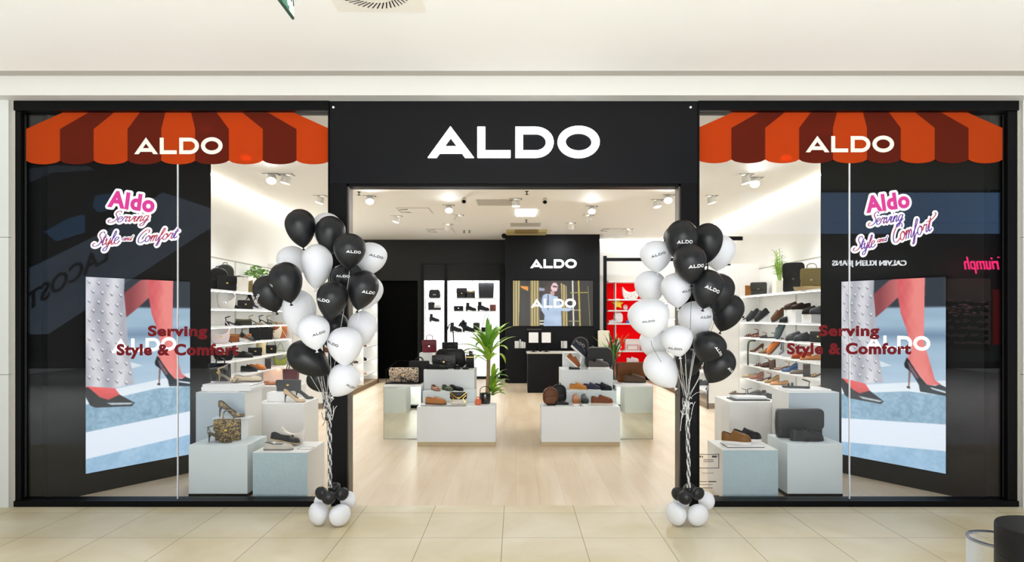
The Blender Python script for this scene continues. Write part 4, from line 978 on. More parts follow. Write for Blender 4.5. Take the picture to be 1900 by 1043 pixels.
# ---------------------------------------------------------------- plants
def strap_leaf(mb, base, az, L, w, up, droop, mi=0, n=8):
    d = Vector((math.cos(az), math.sin(az), 0)); sd = Vector((-d.y, d.x, 0)); p = Vector(base); ang = up; vs = []
    for i in range(n+1):
        t = i/n; ww = w*(math.sin(PI*min(1, t*.86+.1))**.7)*(1-.15*t) if i < n else w*.03
        nrm = -d*math.sin(ang)+Vector((0, 0, 1))*math.cos(ang)
        vs += [p-sd*ww/2+nrm*ww*.18, p, p+sd*ww/2+nrm*ww*.18]
        p = p+(d*math.cos(ang)+Vector((0, 0, 1))*math.sin(ang))*(L/n); ang -= droop/n*(.4+1.2*t)
    mb.add(vs, [(i*3+k, i*3+k+1, i*3+k+4, i*3+k+3) for i in range(n) for k in range(2)], mi)
def small_leaves(mb, c, R, n, size, rnd, flat=.8):
    for _ in range(n):
        v = Vector((rnd.gauss(0, 1), rnd.gauss(0, 1), rnd.gauss(0, 1))).normalized()*R*rnd.uniform(.5, 1); v.z *= flat
        p = Vector(c)+v; a = Vector((rnd.gauss(0, 1), rnd.gauss(0, 1), rnd.gauss(0, .5))).normalized(); b = a.cross(Vector((rnd.gauss(0, 1), rnd.gauss(0, 1), 1))).normalized()
        s = size*rnd.uniform(.7, 1.2); mb.add([p-a*s, p-b*s*.45, p+a*s, p+b*s*.45], [(0, 1, 2, 3)])
# ---------------------------------------------------------------- plinths in the windows and on the shop floor
def plinth(x0, x1, zf, depth, h, label, m, kick=None, group='display plinths', front=None, name='display_plinth', kh=.035, kin=.0):
    cx = (x0+x1)/2; r = empty(name, (cx, zf-DIST, 0), label, 'plinth', group)
    hw = (x1-x0)/2; b0 = kh if kick else 0
    ms = [m, front or m]
    mb = MB().box(-hw, hw, 0, depth, b0, h, bev=.002)
    mb.obj('body', m, r)
    if front: MB().box(-hw+.002, hw-.002, -.004, .0, b0+.002, h-.003).obj('front_panel', front, r)
    if kick: MB().box(-hw+kin, hw-kin, kin-.003, depth-kin, 0, b0).obj('kick', kick, r)
    return r
X = XW
# left window
plinth(X(469, 5.76), X(571, 5.76), 5.76, .50, ZW(839.5, 5.76), 'low pale blue plaster plinth at the front of the left window carrying flats', M['plinthoff'], front=M['plinthblue'])
plinth(X(350, 5.80), X(459, 5.80), 5.80, .46, ZW(826, 5.80), 'low pale plinth with black kick at the left window under the leopard bag', M['plinthpale'], kick=M['black'], kin=.0, kh=.035)
plinth(X(363.5, 6.34), X(455, 6.34), 6.34, .42, ZW(728, 6.34), 'tall pale blue plinth behind the leopard bag in the left window', M['plinthoff'], front=cm((182, 199, 208), .6))
plinth(X(472, 6.85), X(564, 6.85), 6.85, .5, ZW(749, 6.85), 'white plinth under the navy clutch in the left window', M['plinthoff'])
# right window
plinth(X(1341, 5.76), X(1444, 5.76), 5.76, .46, ZW(835, 5.76), 'low pale blue plaster plinth at the front of the right window carrying sneakers', M['plinthoff'], front=M['plinthblue'])
plinth(X(1461, 5.80), X(1563.5, 5.80), 5.80, .46, ZW(823, 5.80), 'low pale plinth with black kick under the black messenger bag', M['plinthpale'], kick=M['black'], kh=.035)
plinth(X(1463, 6.42), X(1557, 6.42), 6.42, .42, ZW(728, 6.42), 'tall pale blue plinth behind the black messenger bag', M['plinthoff'], front=cm((182, 199, 208), .6))
plinth(X(1353, 6.85), X(1447, 6.85), 6.85, .5, ZW(746, 6.85), 'white plinth under the white tray in the right window', M['plinthoff'])
# middle tables: stepped plinths and mirrored plinths
for s, k in ((-1, 0), (1, 1)):
    side = ('left', 'right')[k]
    fx0, fx1 = (X(773.5, 8.1), X(919.5, 8.1)) if k == 0 else (X(1004.5, 8.1), X(1151, 8.1))
    plinth(fx0, fx1, 8.1, .40, ZW(755, 8.1), 'wide white front plinth with pale wood kick in the %s table group' % side, M['plinth'], kick=M['woodkick'], kh=.055, kin=.004, group='stepped table plinths')
    a, b = (784, 882) if k == 0 else (1045.5, 1144)
    plinth(X(a, 8.52), X(b, 8.52), 8.52, .25, ZW(726, 8.52), 'middle step plinth in the %s table group' % side, M['plinthpale'], group='stepped table plinths')
    a, b = (786, 880) if k == 0 else (1042, 1137.5)
    plinth(X(a, 8.79), X(b, 8.79), 8.79, .55, ZW(686.5, 8.79), 'tall top plinth at the back of the %s table group' % side, M['plinth'], group='stepped table plinths')
    a, b = (712, 781.5) if k == 0 else (1143.5, 1211)
    zf = 8.58; x0, x1 = X(a, zf), X(b, zf); h = ZW(715, zf)
    r = empty('mirrored_plinth', ((x0+x1)/2, zf-DIST, 0), 'mirror sided plinth with white top at the outer side of the %s table group' % side, 'plinth', 'mirrored plinths')
    hw = (x1-x0)/2
    MB().box(-hw, hw, 0, .62, .006, h-.02, bev=.001).obj('mirror_body', M['mirror'], r)
    MB().box(-hw-.004, hw+.004, -.004, .624, h-.02, h, bev=.002).obj('top', M['white_gloss'], r)
    MB().box(-hw-.003, -hw+.003, -.003, .003, 0, h-.02).box(hw-.003, hw+.003, -.003, .003, 0, h-.02).box(-hw, hw, -.003, 0.0, 0, .008).obj('edge_trim', M['groove'], r)
HB = ZW(655, 9.85)
plinth(X(778, 9.85), X(803, 9.85), 9.85, .3, HB, 'small white back plinth carrying the burgundy bag', M['plinth'], group='stepped table plinths')

# ---------------------------------------------------------------- balloon bunches
LG, RG = 'balloons of the left bunch', 'balloons of the right bunch'
gl = (W(607, 752, 4.95), W(613, 905, 4.98)); gr = (W(1275, 745, 4.95), W(1278, 905, 4.98))
BL = [
 ('black', 529, 585, 388, 460, 4.95, 'plain black balloon topmost of the left bunch', (563, 461), None),
 ('white', 578, 634, 393, 462, 5.25, 'white balloon peeping out behind the two top black ones, left bunch', (610, 465), None),
 ('black', 585, 641, 401, 474, 4.97, 'plain black balloon second highest of the left bunch, beside the topmost', (613, 475), None),
 ('black', 619, 679, 429, 500, 4.72, 'black lettered balloon in front near the top of the left bunch', (646, 502), (.55, -.38, .95, .03)),
 ('white', 656, 718.5, 442, 508, 5.0, 'white lettered balloon high at the right edge of the left bunch', (686, 512), (.62, -.18, .95, -.22)),
 ('white', 514, 570, 453, 520, 5.15, 'plain white balloon half behind the left upper black one, left bunch', (540, 524), None),
 ('white', 560, 617, 457, 540, 4.92, 'plain white balloon in the upper middle of the left bunch', (585, 541), None),
 ('black', 500, 560, 486, 562, 4.75, 'black balloon on the left side of the left bunch, lettering turned to its edge', (540, 563), (-1.15, -.22, .8, -.5)),
 ('black', 469.5, 527, 509, 578, 4.98, 'leftmost black balloon of the left bunch', (513, 579), (-.75, -.38, .8, .35)),
 ('black', 614, 672, 484, 550, 4.98, 'black lettered balloon squeezed behind others in the middle of the left bunch', (640, 556), (.02, -.05, .9, .0)),
 ('black', 588, 646, 521, 594, 4.68, 'black balloon with white lettering low on its left side, centre of the left bunch', (610, 596), (-.38, -.32, 1.0, -.05)),
 ('black', 646, 703, 502, 575, 4.78, 'black lettered balloon at the right middle of the left bunch', (663, 577), (.72, -.3, .95, .08)),
 ('white', 655, 711.5, 508, 574, 5.06, 'white balloon behind the right middle black one, left bunch', (672, 577), None),
 ('white', 524, 586, 542, 632, 5.0, 'plain white balloon left of centre with crossed strings over it, left bunch', (560, 634), None),
 ('white', 552, 611.5, 580, 650, 4.66, 'white balloon with black lettering low at its right, front of the left bunch', (588, 651), (.62, -.42, .85, .18)),
 ('black', 592, 648, 578, 650, 5.05, 'black balloon hidden in the heart of the left bunch', (615, 655), None),
 ('white', 645, 700, 577, 646, 5.0, 'plain white balloon at the right edge low on the left bunch', (662, 650), None),
 ('white', 607, 673, 602, 680, 4.72, 'large white balloon with slanting black lettering, right front of the left bunch', (640, 684), (-.5, -.05, .85, -.42)),
 ('black', 536, 597, 632, 693, 4.9, 'black balloon lying tilted at the lower left of the left bunch', (606, 690), None),
 ('white', 611, 668.5, 672, 731, 4.78, 'lowest white balloon of the left bunch', (618, 735), (.9, -.15, .8, -.1)),
 ('black', 567, 622, 672, 720, 5.08, 'lowest black balloon of the left bunch, half hidden', (612, 722), None),
]
BR = [
 ('black', 1235, 1295, 409, 488, 4.9, 'black lettered balloon topmost of the right bunch', (1262, 480), (.0, -.42, 1.0, .08)),
 ('black', 1231, 1288, 412, 478, 5.17, 'black balloon hidden behind the topmost, right bunch', (1255, 482), None),
 ('black', 1285, 1341, 415, 489, 5.0, 'plain black balloon at the upper right of the right bunch', (1312, 491), None),
 ('white', 1303, 1364, 431, 503, 5.22, 'white balloon behind the upper right black one, right bunch', (1330, 505), None),
 ('black', 1249, 1310, 452, 528, 4.68, 'black balloon with white lettering, front and upper centre of the right bunch', (1283, 530), (.2, -.48, 1.05, .03)),
 ('white', 1187, 1247.5, 439, 506, 4.98, 'white balloon with rising black lettering, upper left of the right bunch', (1220, 509), (-.08, -.25, .95, .3)),
 ('white', 1177, 1235, 498, 566, 5.12, 'plain white balloon at the left edge, below the upper left one, right bunch', (1208, 570), None),
 ('white', 1226, 1285, 502, 572, 4.86, 'white balloon left of the central black one, with small black lettering, right bunch', (1258, 574), (.55, -.38, .9, .15)),
 ('black', 1284.5, 1342, 500, 573, 4.70, 'black balloon with white lettering right of centre, right bunch', (1304, 575), (.12, -.3, 1.1, -.2)),
 ('black', 1306, 1363, 507, 580, 4.93, 'black balloon behind the lettered one at right of centre, right bunch', (1328, 584), None),
 ('black', 1322, 1380.5, 543, 614, 5.05, 'rightmost plain black balloon of the right bunch', (1338, 612), None),
 ('white', 1164, 1242, 544, 617, 4.66, 'largest white balloon at the left middle of the right bunch', (1208, 620), (-.25, -.42, .6, -.05)),
 ('white', 1258, 1322, 555, 632, 4.95, 'white balloon with black lettering under the central black ones, right bunch', (1290, 636), (.42, -.05, .8, .05)),
 ('white', 1226, 1285.5, 597, 662, 4.66, 'round white balloon front and lower centre of the right bunch', (1262, 664), (-.55, -.78, .9, -.35)),
 ('black', 1286, 1349, 607, 668, 4.72, 'black balloon with slanting lettering at the lower right, right bunch', (1304, 670), (.45, -.35, .9, -.5)),
 ('black', 1308, 1365, 644, 707, 4.88, 'lowest black balloon of the right bunch, lettering at its edge', (1316, 708), (.75, -.18, .85, -.1)),
 ('white', 1193, 1253, 651, 713, 4.85, 'lowest white balloon of the right bunch', (1245, 710), None),
 ('white', 1186, 1242, 604, 668, 5.1, 'white balloon behind the lower left ones with red tinged edge, right bunch', (1215, 671), None),
 ('black', 1250, 1304, 640, 700, 5.12, 'black balloon behind the gathered strings, right bunch', (1277, 705), None),
]
def relax(lst):
    Z = [b[5] for b in lst]; zi = Z[:]
    for it in range(400):
        mv = False
        for i in range(len(lst)):
            for j in range(i):
                a, b = lst[i], lst[j]; R1 = (a[2]-a[1])/2*Z[i]/F; R2 = (b[2]-b[1])/2*Z[j]/F
                p, q = W((a[1]+a[2])/2, a[3]+(a[2]-a[1])*.58, Z[i]), W((b[1]+b[2])/2, b[3]+(b[2]-b[1])*.58, Z[j])
                need = (R1+R2)*1.0; d2 = math.hypot(p.x-q.x, p.z-q.z)
                if d2 < need:
                    dz = math.sqrt(need*need-d2*d2); s = 1 if zi[i] >= zi[j] else -1; cur = (Z[i]-Z[j])*s
                    if cur < dz-.002: m = (dz-cur)/2*.5; Z[i] += s*m; Z[j] -= s*m; mv = True
        Z = [max(4.15, min(5.37, z)) for z in Z]
        if not mv: break
    return [b[:5]+(z,)+b[6:] for b, z in zip(lst, Z)]
BL, BR = relax(BL), relax(BR)
for k, (lst, g, grp) in enumerate(((BL, gl, LG), (BR, gr, RG))):
    for i, (c, x0, x1, yt, yb_, z, lb, tip, tx) in enumerate(lst):
        balloon(c, x0, x1, yt, yb_, z, lb, grp, tip=tip, text=tx, gather=g, string=(i % 2 == 0))
# weights: little balloons on the floor
for side, lst in (('left', [('white', 567.5, 610, 928, 5.02, 'left white front'), ('white', 610.5, 652, 930, 5.0, 'right white front'), ('white', 631, 664, 912, 5.2, 'right white rear'), ('white', 582, 616, 914, 5.2, 'left white rear'),
                    ('black', 583, 608.5, 903, 5.0, 'leftmost black'), ('black', 597, 622.5, 911.5, 4.93, 'front black'), ('black', 623, 648, 904.5, 5.0, 'rightmost black'), ('black', 609, 633.5, 894.5, 5.1, 'highest black')]),
                  ('right', [('white', 1232, 1275, 928.5, 5.02, 'left white front'), ('white', 1274.5, 1316, 929.5, 5.0, 'right white front'), ('white', 1295, 1328, 912.5, 5.2, 'right white rear'), ('white', 1247, 1280, 914, 5.2, 'left white rear'),
                    ('black', 1244.5, 1270, 904, 5.0, 'leftmost black'), ('black', 1257, 1283.5, 910.5, 4.93, 'front black'), ('black', 1283, 1308, 903.5, 5.0, 'rightmost black'), ('black', 1267, 1292, 896, 5.1, 'highest black')])):
    for c, x0, x1, yt, z, lb in lst:
        R = (x1-x0)/2*z/F; p = W((x0+x1)/2, yt+(x1-x0)/2, z)
        o = bpy.data.objects.new('base_balloon', balloon_meshes()[c]); COL.objects.link(o)
        if 'white' in lb: p.z = max(R*1.0, min(p.z, R*1.03)) if 'front' in lb else max(p.z, R)
        o.location = p; o.scale = (R, R, R*.66); cc = W((615.5 if side == 'left' else 1280), 930, 5.1)
        dv = Vector((cc.x-p.x, cc.y-p.y, .02)).normalized(); o.rotation_euler = (-dv).to_track_quat('Z', 'Y').to_euler()
        tag(o, '%s mini balloon of the base weight under the %s bunch' % (lb, side), 'balloon', 'small balloons at the foot of the %s bunch' % side)
for side, px in (('left', 613), ('right', 1278)):   # curled ribbon bow
    mb = MB(); c = W(px-2, 740, 4.9); r3 = random.Random(4 if side == 'left' else 9)
    for j in range(9):
        a = r3.uniform(0, 6.28); pts = [c+Vector((math.cos(a+t*5)*.035*(1-t*.4)+.05*t*math.cos(a), math.sin(a)*.02, -.22*t*r3.uniform(.2, 1)+.03*math.sin(a+t*7))) for t in np.linspace(0, 1, 9)]
        mb.tube(smoothpath(pts, 3), .0022, 4, mi=j % 2)
    for j in range(4):
        pts = [c.lerp(W(px, 905, 4.97), t)+Vector((.012*math.cos(t*22+j*1.6), .012*math.sin(t*22+j*1.6), 0)) for t in np.linspace(0, 1, 40)]
        mb.tube(pts, .0034, 4, mi=j % 2)
    tag(mb.obj('curled_ribbon', [cm((238, 238, 236), .4), cm((18, 18, 18), .4)]), 'twisted black and white curling ribbons gathering the %s balloon bunch' % side, 'ribbon', 'balloon ribbons')

# ---------------------------------------------------------------- foreground bins at the lower right corner
def cloudy():
    m = bpy.data.materials.new('cloudy_acrylic'); m.use_nodes = True; nt = m.node_tree; nt.nodes.clear()
    o = nt.nodes.new('ShaderNodeOutputMaterial'); t = nt.nodes.new('ShaderNodeBsdfTransparent'); d = nt.nodes.new('ShaderNodeBsdfDiffuse'); e = nt.nodes.new('ShaderNodeBsdfTranslucent'); l = nt.nodes.new('ShaderNodeLayerWeight'); l.inputs[0].default_value = .35
    d.inputs[0].default_value = e.inputs[0].default_value = (.85, .9, .95, 1)
    a = nt.nodes.new('ShaderNodeMixShader'); a.inputs[0].default_value = .5; b = nt.nodes.new('ShaderNodeMixShader')
    nt.links.new(d.outputs[0], a.inputs[1]); nt.links.new(e.outputs[0], a.inputs[2]); nt.links.new(t.outputs[0], b.inputs[1]); nt.links.new(a.outputs[0], b.inputs[2]); nt.links.new(l.outputs['Facing'], b.inputs[0]); nt.links.new(b.outputs[0], o.inputs[0]); return m
r = empty('waste_bin', (2.77, 3.32-DIST, 0), 'large round black bin cut off at the lower right corner', 'bin')
R1, hb = .22, .55
MB().lathe([(R1*.98, 0), (R1, .01), (R1, hb-.165), (R1*.985, hb-.162), (R1*.985, hb-.155), (R1, hb-.152), (R1, hb-.012), (R1*.98, hb-.003), (R1*.9, hb), (.01, hb-.002)], 64).obj('bin_body', mat('bin_black', (24, 24, 24), .45, spec=.2), r, smooth=True)
t = empty('clear_tube', (2.83, 3.72-DIST, 0), 'clear upright plastic cylinder with glossy rim beside the black bin', 'container')
R2, hc_ = .16, .35
MB().lathe([(R2, 0), (R2, hc_), (R2-.004, hc_), (R2-.004, .01)], 48, caps=False).obj('tube_wall', cloudy(), t, smooth=True)
MB().lathe([(R2+.002, hc_-.012), (R2+.004, hc_), (R2-.012, hc_+.003), (R2-.014, hc_-.008)], 48, caps=False).obj('rim', cm((150, 158, 172), .15, metal=.8), t, smooth=True)

# ---------------------------------------------------------------- ceiling fittings
# mall air diffuser and hanging exit sign
vz = 3.93; vx = X(690, vz); vy = vz-DIST
r = empty('air_diffuser', (vx, vy, ZC), 'square white swirl air diffuser with radial black slots in the mall ceiling', 'vent')
MB().box(-.29, .29, -.29, .29, -.008, 0).obj('plate', mat('diffuser_plate', (240, 234, 222), .5), r)
mb = MB()
for i in range(48):
    a = 2*PI*i/48; c, s = math.cos(a+.45), math.sin(a+.45); p = Vector((.20*math.cos(a), .20*math.sin(a), -.010)); d_ = Vector((c, s, 0))*.042; n_ = Vector((-s, c, 0))*.004
    mb.add([p-d_-n_, p+d_-n_, p+d_+n_, p-d_+n_], [(0, 1, 2, 3)])
mb.obj('slots', M['black'], r)
xe = X(544, 3.53)
r = empty('exit_sign', (xe, 3.53-DIST, 3.30), 'green and white hanging emergency exit sign at the top edge of the photo', 'sign')
MB().box(-.006, .006, -.62, 0, 0, .2, bev=.001).obj('sign_frame', mat('exit_dark_edge', (24, 60, 44), .4), r)
MB().box(.006, .009, -.612, -.008, .008, .192).obj('sign_face', mat('exit_green', (58, 124, 98), .4, emit=.3), r)
whs = mat('exit_white', (236, 246, 238), .4, emit=.5)
mb = MB(); mb.box(.009, .0105, -.085, -.014, .010, .190)                       # door
mb.box(.009, .0105, -.40, -.26, .088, .112); mb.add([(.0105, -.26, .05), (.0105, -.26, .15), (.0105, -.19, .1)], [(0, 1, 2)])   # arrow
mb.tube([(.010, -.16, .12), (.010, -.135, .09), (.010, -.155, .04)], .008, 6); mb.tube([(.010, -.135, .09), (.010, -.115, .06), (.010, -.10, .03)], .008, 6); mb.tube([(.010, -.15, .13), (.010, -.135, .16)], .01, 6)
mb.obj('pictogram', whs, r)
mb = MB().tube([(.0115, -.06, .15), (.0115, -.05, .12), (.0115, -.062, .07)], .004, 5).tube([(.0115, -.05, .12), (.0115, -.035, .09), (.0115, -.03, .06)], .004, 5); mb.obj('running_figure', _M['exit_dark_edge'], r)
for y in (-.55, -.07): MB().tube([(0, y, .2), (0, y, ZC-3.30)], .003, 6).obj('hanger', M['steel'], r)

def zc_(py): return (ZS-EYE)*F/(VY-py)      # depth of a ceiling point seen at row py
def downlight(px, py, aimx, aimy, label, power, r0=.075, cone=150):
    z = zc_(py); p = Vector((X(px, z), z-DIST, ZS)); r = empty('ceiling_spotlight', p, label, 'spotlight', 'adjustable ceiling spotlights')
    MB().box(-.12, .12, -.09, .09, -.006, 0, bev=.002).obj('plate', M['shop_ceil'], r)
    MB().box(-.11, .11, -.082, -.070, -.009, -.005).box(.088, .102, -.082, .06, -.009, -.005).obj('gap', M['black'], r)
    d = (Vector((aimx, aimy, 0))-p).normalized(); q = d.to_track_quat('Z', 'Y').to_matrix().to_4x4(); q.translation = Vector((0, 0, -.03))
    MB(q).lathe([(.03, -.02), (r0*.8, 0), (r0, .10), (r0*.9, .10)], 20, caps=False).obj('lamp_head', cm((225, 224, 218), .4), r, smooth=True)
    MB(q).lathe([(.002, .092), (r0*.88, .092)], 20, caps=False).obj('lamp_lens', M['lampface'], r)
    spot(p+Vector((0, 0, -.03))+d*.115, p+d*5, power, cone)
    return r
SPOTS = [(686, 364, -1.7, 2.2, 'shop ceiling spotlight nearest the left door post'), (737, 401, -3.6, 7, 'shop ceiling spotlight over the left, behind the nearest one'), (833, 381, -.9, 3.2, 'shop ceiling spotlight above the left table group'),
         (851, 399, -3.0, 8, 'shop ceiling spotlight just behind the one over the left table'), (1098, 383, 1.1, 3.2, 'shop ceiling spotlight above the right table group'), (1092, 399, 3.0, 8, 'shop ceiling spotlight behind the right table one'),
         (1166, 425, 3.2, 10.8, 'farthest shop ceiling spotlight at right'), (1218, 371, 3.0, 5, 'shop ceiling spotlight second from the right door post'), (1240, 362, 1.8, 2.0, 'shop ceiling spotlight nearest the right door post'),
         (504, 323, -2.7, 1.0, 'round spotlight over the left window display'), (1400, 330, 2.7, 1.0, 'spotlight over the right window display')]
SPP = 46
for px, py, ax, ay, lb in SPOTS: downlight(px, py, ax, ay, lb, SPP)
for x, y, ax, ay, lb in ((-3.2, 1.0, -2.4, .3, 'front spotlight over the left window plinths'), (3.2, 1.0, 2.4, .3, 'front spotlight over the right window plinths'), (-3.3, 3.6, -4.2, 3.4, 'spotlight aimed at the middle of the left shoe shelving'), (3.3, 3.6, 4.2, 3.4, 'spotlight aimed at the middle of the right shoe shelving'), (-3.3, 5.2, -4.2, 5, 'spotlight aimed at the far end of the left shoe shelving'), (3.3, 5.2, 4.2, 5, 'spotlight aimed at the far end of the right shoe shelving'), (0, 1.2, 0, 1, 'middle spotlight just inside the entrance'), (0, 5.5, 0, 5.2, 'middle spotlight behind the table groups'), (-1.5, 8.5, -1.6, 10.5, 'spotlight aimed at the lit niches of the back wall'), (1.2, 8.3, 1, 10, 'spotlight aimed at the black feature wall'), (-3.3, 2.2, -2.6, .6, 'second spotlight over the left window plinths, further in'), (3.3, 2.2, 2.6, .6, 'second spotlight over the right window plinths, further in')):
    z = y+DIST; downlight(VX+x*F/z, VY-(ZS-EYE)*F/z, ax, ay, 'white ceiling '+lb, SPP*(.8 if abs(x) > 3 else 1), cone=96 if abs(x) > 3 else 150)
# square diffusers, panels, speakers, projector-like air unit
for px, py, w_, d_, lb in ((770, 390.5, .62, .62, 'larger square ceiling diffuser with dark slot, left'), (818, 428, .62, .62, 'farther square ceiling diffuser with dark slot, left'), (1137, 426.5, .5, .5, 'small square ceiling diffuser with dark slot, right')):
    z = zc_(py); r = empty('ceiling_diffuser', (X(px, z), z-DIST, ZS), lb, 'vent', 'square ceiling diffusers')
    MB().box(-w_/2, w_/2, -d_/2, d_/2, -.008, 0, bev=.002).obj('frame', cm((190, 184, 172), .5), r)
    MB().box(-w_/2+.02, w_/2-.02, -d_/2+.02, d_/2-.02, -.0095, -.006).obj('plate', M['shop_ceil'], r)
    o_ = [(.14+.26*math.cos(t)-.2, .22*math.sin(t)) for t in np.linspace(PI*.55, PI*1.45, 12)]+[(.12+.24*math.cos(t)-.2, .14*math.sin(t)) for t in np.linspace(PI*1.45, PI*.55, 12)]
    MB().add([(a, b, -.0105) for a, b in o_], [(i, i+1, 22-i, 23-i) for i in range(11)]).obj('slot', M['black'], r)
for px0, px1, py0, py1, lb in ((885, 956, 370, 381, 'long grey ceiling access panel'), (947, 1003, 413.5, 420, 'short grey ceiling access panel before the air unit')):
    za, zb_ = zc_(py1), zc_(py0)
    za, zb_ = min(zc_(py0), zc_(py1)), max(zc_(py0), zc_(py1)); box_thing('access_panel', X(px0, (za+zb_)/2), X(px1, (za+zb_)/2), za-DIST, zb_-DIST, ZS-.006, ZS, cm((186, 180, 168), .6), lb, 'ceiling panel', 'grey ceiling panels', bev=.001)
za, zb_ = zc_(388), zc_(400)
tag(MB().box(X(958, za), X(995, za), za-DIST, zb_-DIST, ZS-.02, ZS-.001).obj('light_panel', mat('panel_light', (255, 255, 255), .4, emit=5)), 'bright white square light panel in the middle of the shop ceiling', 'ceiling light')
za, zb_ = zc_(426), zc_(431.5)
r = empty('air_unit', (X(977, za), za-DIST, ZS), 'cassette air unit with gold brown grille in the shop ceiling', 'air conditioner'); hw = X(1015, za)-X(977, za)
MB().box(-hw, hw, 0, zb_-za+.15, -.05, 0, bev=.004).obj('housing', cm((182, 168, 112), .5), r)
MB().box(-hw*.58, hw*.58, -.01, .3, -.055, -.02).obj('grille', cm((134, 104, 56), .5), r)
MB().box(-hw*.56, hw*.56, -.012, .0, -.010, -.003).obj('slot', cm((90, 62, 34), .5), r)
for px, py, lb in ((861, 371, 'white ceiling loudspeaker with black face, left'), (1011, 372, 'white ceiling loudspeaker with black face, right')):
    z = zc_(py-4); r = empty('ceiling_speaker', (X(px, z), z-DIST, ZS), lb, 'loudspeaker', 'ceiling loudspeakers')
    q = Vector((0, -.8, -.6)).to_track_quat('Z', 'Y').to_matrix().to_4x4(); q.translation = Vector((0, 0, -.05))
    MB(q).lathe([(.04, -.06), (.05, 0), (.05, .03)], 20).obj('shell', cm((220, 216, 206), .5), r, smooth=True)
    MB(q).lathe([(.001, .032), (.034, .033)], 20, caps=False).obj('speaker_face', M['black'], r)
for px, py, lb in ((977.5, 355, 'black sprinkler head near the front middle of the shop ceiling'), (666, 356, 'tiny sprinkler head by the left door post'), (976.5, 408, 'small sprinkler head behind the light panel'), (861, 428, 'small dark ceiling sensor, left of a pair'), (871, 428, 'small dark ceiling sensor, right of a pair')):
    z = zc_(py); r = MB().lathe([(.03, 0), (.03, -.006), (.008, -.01), (.008, -.045), (.028, -.05), (.028, -.055), (.002, -.056)], 14).obj('sprinkler', M['black'], loc=(X(px, z), z-DIST, ZS)); tag(r, lb, 'sprinkler', 'small ceiling sprinklers and sensors')
z = 15.7; tag(MB().lathe([(.03, -.0), (.06, -.03), (.05, -.08), (.02, -.11), (.002, -.115)], 16).obj('security_camera', M['black'], loc=(X(935, z), z-DIST, ZS), smooth=True), 'small dark dome camera at the top corner of the black feature wall', 'security camera')
# ---------------------------------------------------------------- goods: left window
def A_(px, py, z): return W(px, py, z)
leo = spots_mat('leopard_print', (30, 24, 16), (176, 148, 84), 62, .52); zeb = spots_mat('pale_leopard_print', (26, 22, 20), (232, 208, 180), 55, .47); camo = spots_mat('green_snake_print', (24, 30, 22), (104, 122, 84), 60, .5)
rose = spots_mat('rose_snake_print', (120, 76, 56), (226, 168, 140), 50, .5)
LWG = 'goods in the left window'
Z1 = ZW(839.5, 5.76)      # low front plinth
def at(px, z, h): return (X(px, z), z-DIST, h)
put_shoe('flat', at(517, 5.88, Z1), (206, 202, 192), 'pale beige flat shoe lying lowest on the front blue plinth, left window', rz=.05, sc=.95)
box_thing('shoe_block', X(512, 6.06), X(540, 6.06), 6.04-DIST, 6.12-DIST, Z1, Z1+.035, cm((240, 238, 232), .4), 'small white block under the black flat on the front blue plinth', 'display block')
put_shoe('flat', at(529, 6.08, Z1+.036), (30, 30, 32), 'black flat shoe with pale tip over the beige one, left window', rz=.0, ry=.16, sc=1.0, sole=(214, 186, 140))
put_bag('hobo', at(545, 6.17, Z1), .235, .17, .05, (236, 230, 220), 'cream crescent bag with gold clasp at the back of the front blue plinth', handle_h=0)
t = empty('price_card', at(568, 5.93, Z1), 'white card with thin black frame lying on the front blue plinth, left window', 'card', rz=-.12)
MB().box(-.075, .075, -.055, .055, 0, .003).obj('card', cm((240, 240, 238), .5), t); fr = MB()
for a in ((-.066, .066, -.048, -.043), (-.066, .066, .043, .048), (-.066, -.061, -.048, .048), (.061, .066, -.048, .048)): fr.box(a[0], a[1], a[2], a[3], .003, .0042)
fr.obj('printed_frame', M['black'], t)
Z2 = ZW(826, 5.80)
t = empty('acrylic_riser', at(434, 6.12, Z2), 'small white bridge riser carrying the leopard heel, left window', 'riser')
rh = ZW(776, 6.05)-Z2
MB().box(-.18, .17, -.07, .08, rh-.006, rh, bev=.001).box(.10, .107, -.07, .08, 0, rh-.006).obj('bridge', cm((232, 238, 240), .25), t)
put_shoe('pump', (X(430, 6.12), 6.12-DIST, Z2+rh), (150, 128, 70), 'leopard print high heel on the little white bridge, left window', mats=leo, heelc=(14, 14, 14), rz=-.05, sc=1.08)
put_bag('satchel', at(424, 6.05, Z2), .235, .20, .09, (60, 50, 30), 'leopard print handbag with black handle and gold chain, left window', mats=leo, handle_h=.085, name='handbag')
t = put_shoe('sandal', at(408, 5.93, Z2), (170, 152, 96), 'leopard print heeled slide before the leopard handbag, left window', mats=leo, heelc=(14, 14, 14), rz=-.15)
Z3 = ZW(728, 6.34)
box_thing('lettered_card', X(387, 6.4), X(445, 6.4), 6.36-DIST, 6.41-DIST, Z3, Z3+.004, cm((244, 244, 244), .5), 'thin white card with tiny black lettering on the tall plinth, left window', 'card', bev=.001)
o = MB().add(*(lambda vf: ([Vector((X(396, 6.38)+v.x*.028, 6.37-DIST+v.y*.028, Z3+.005+v.z*.0)) for v in vf[0]], vf[1]))(text_geo('MADE IN  STYLE', 1, 0, .01))).obj('card_lettering', M['black']); cardo = [q for q in COL.objects if q.name.startswith('lettered_card')][-1]; o.parent = cardo; o.matrix_parent_inverse = Matrix.Translation(-Vector(cardo.location))
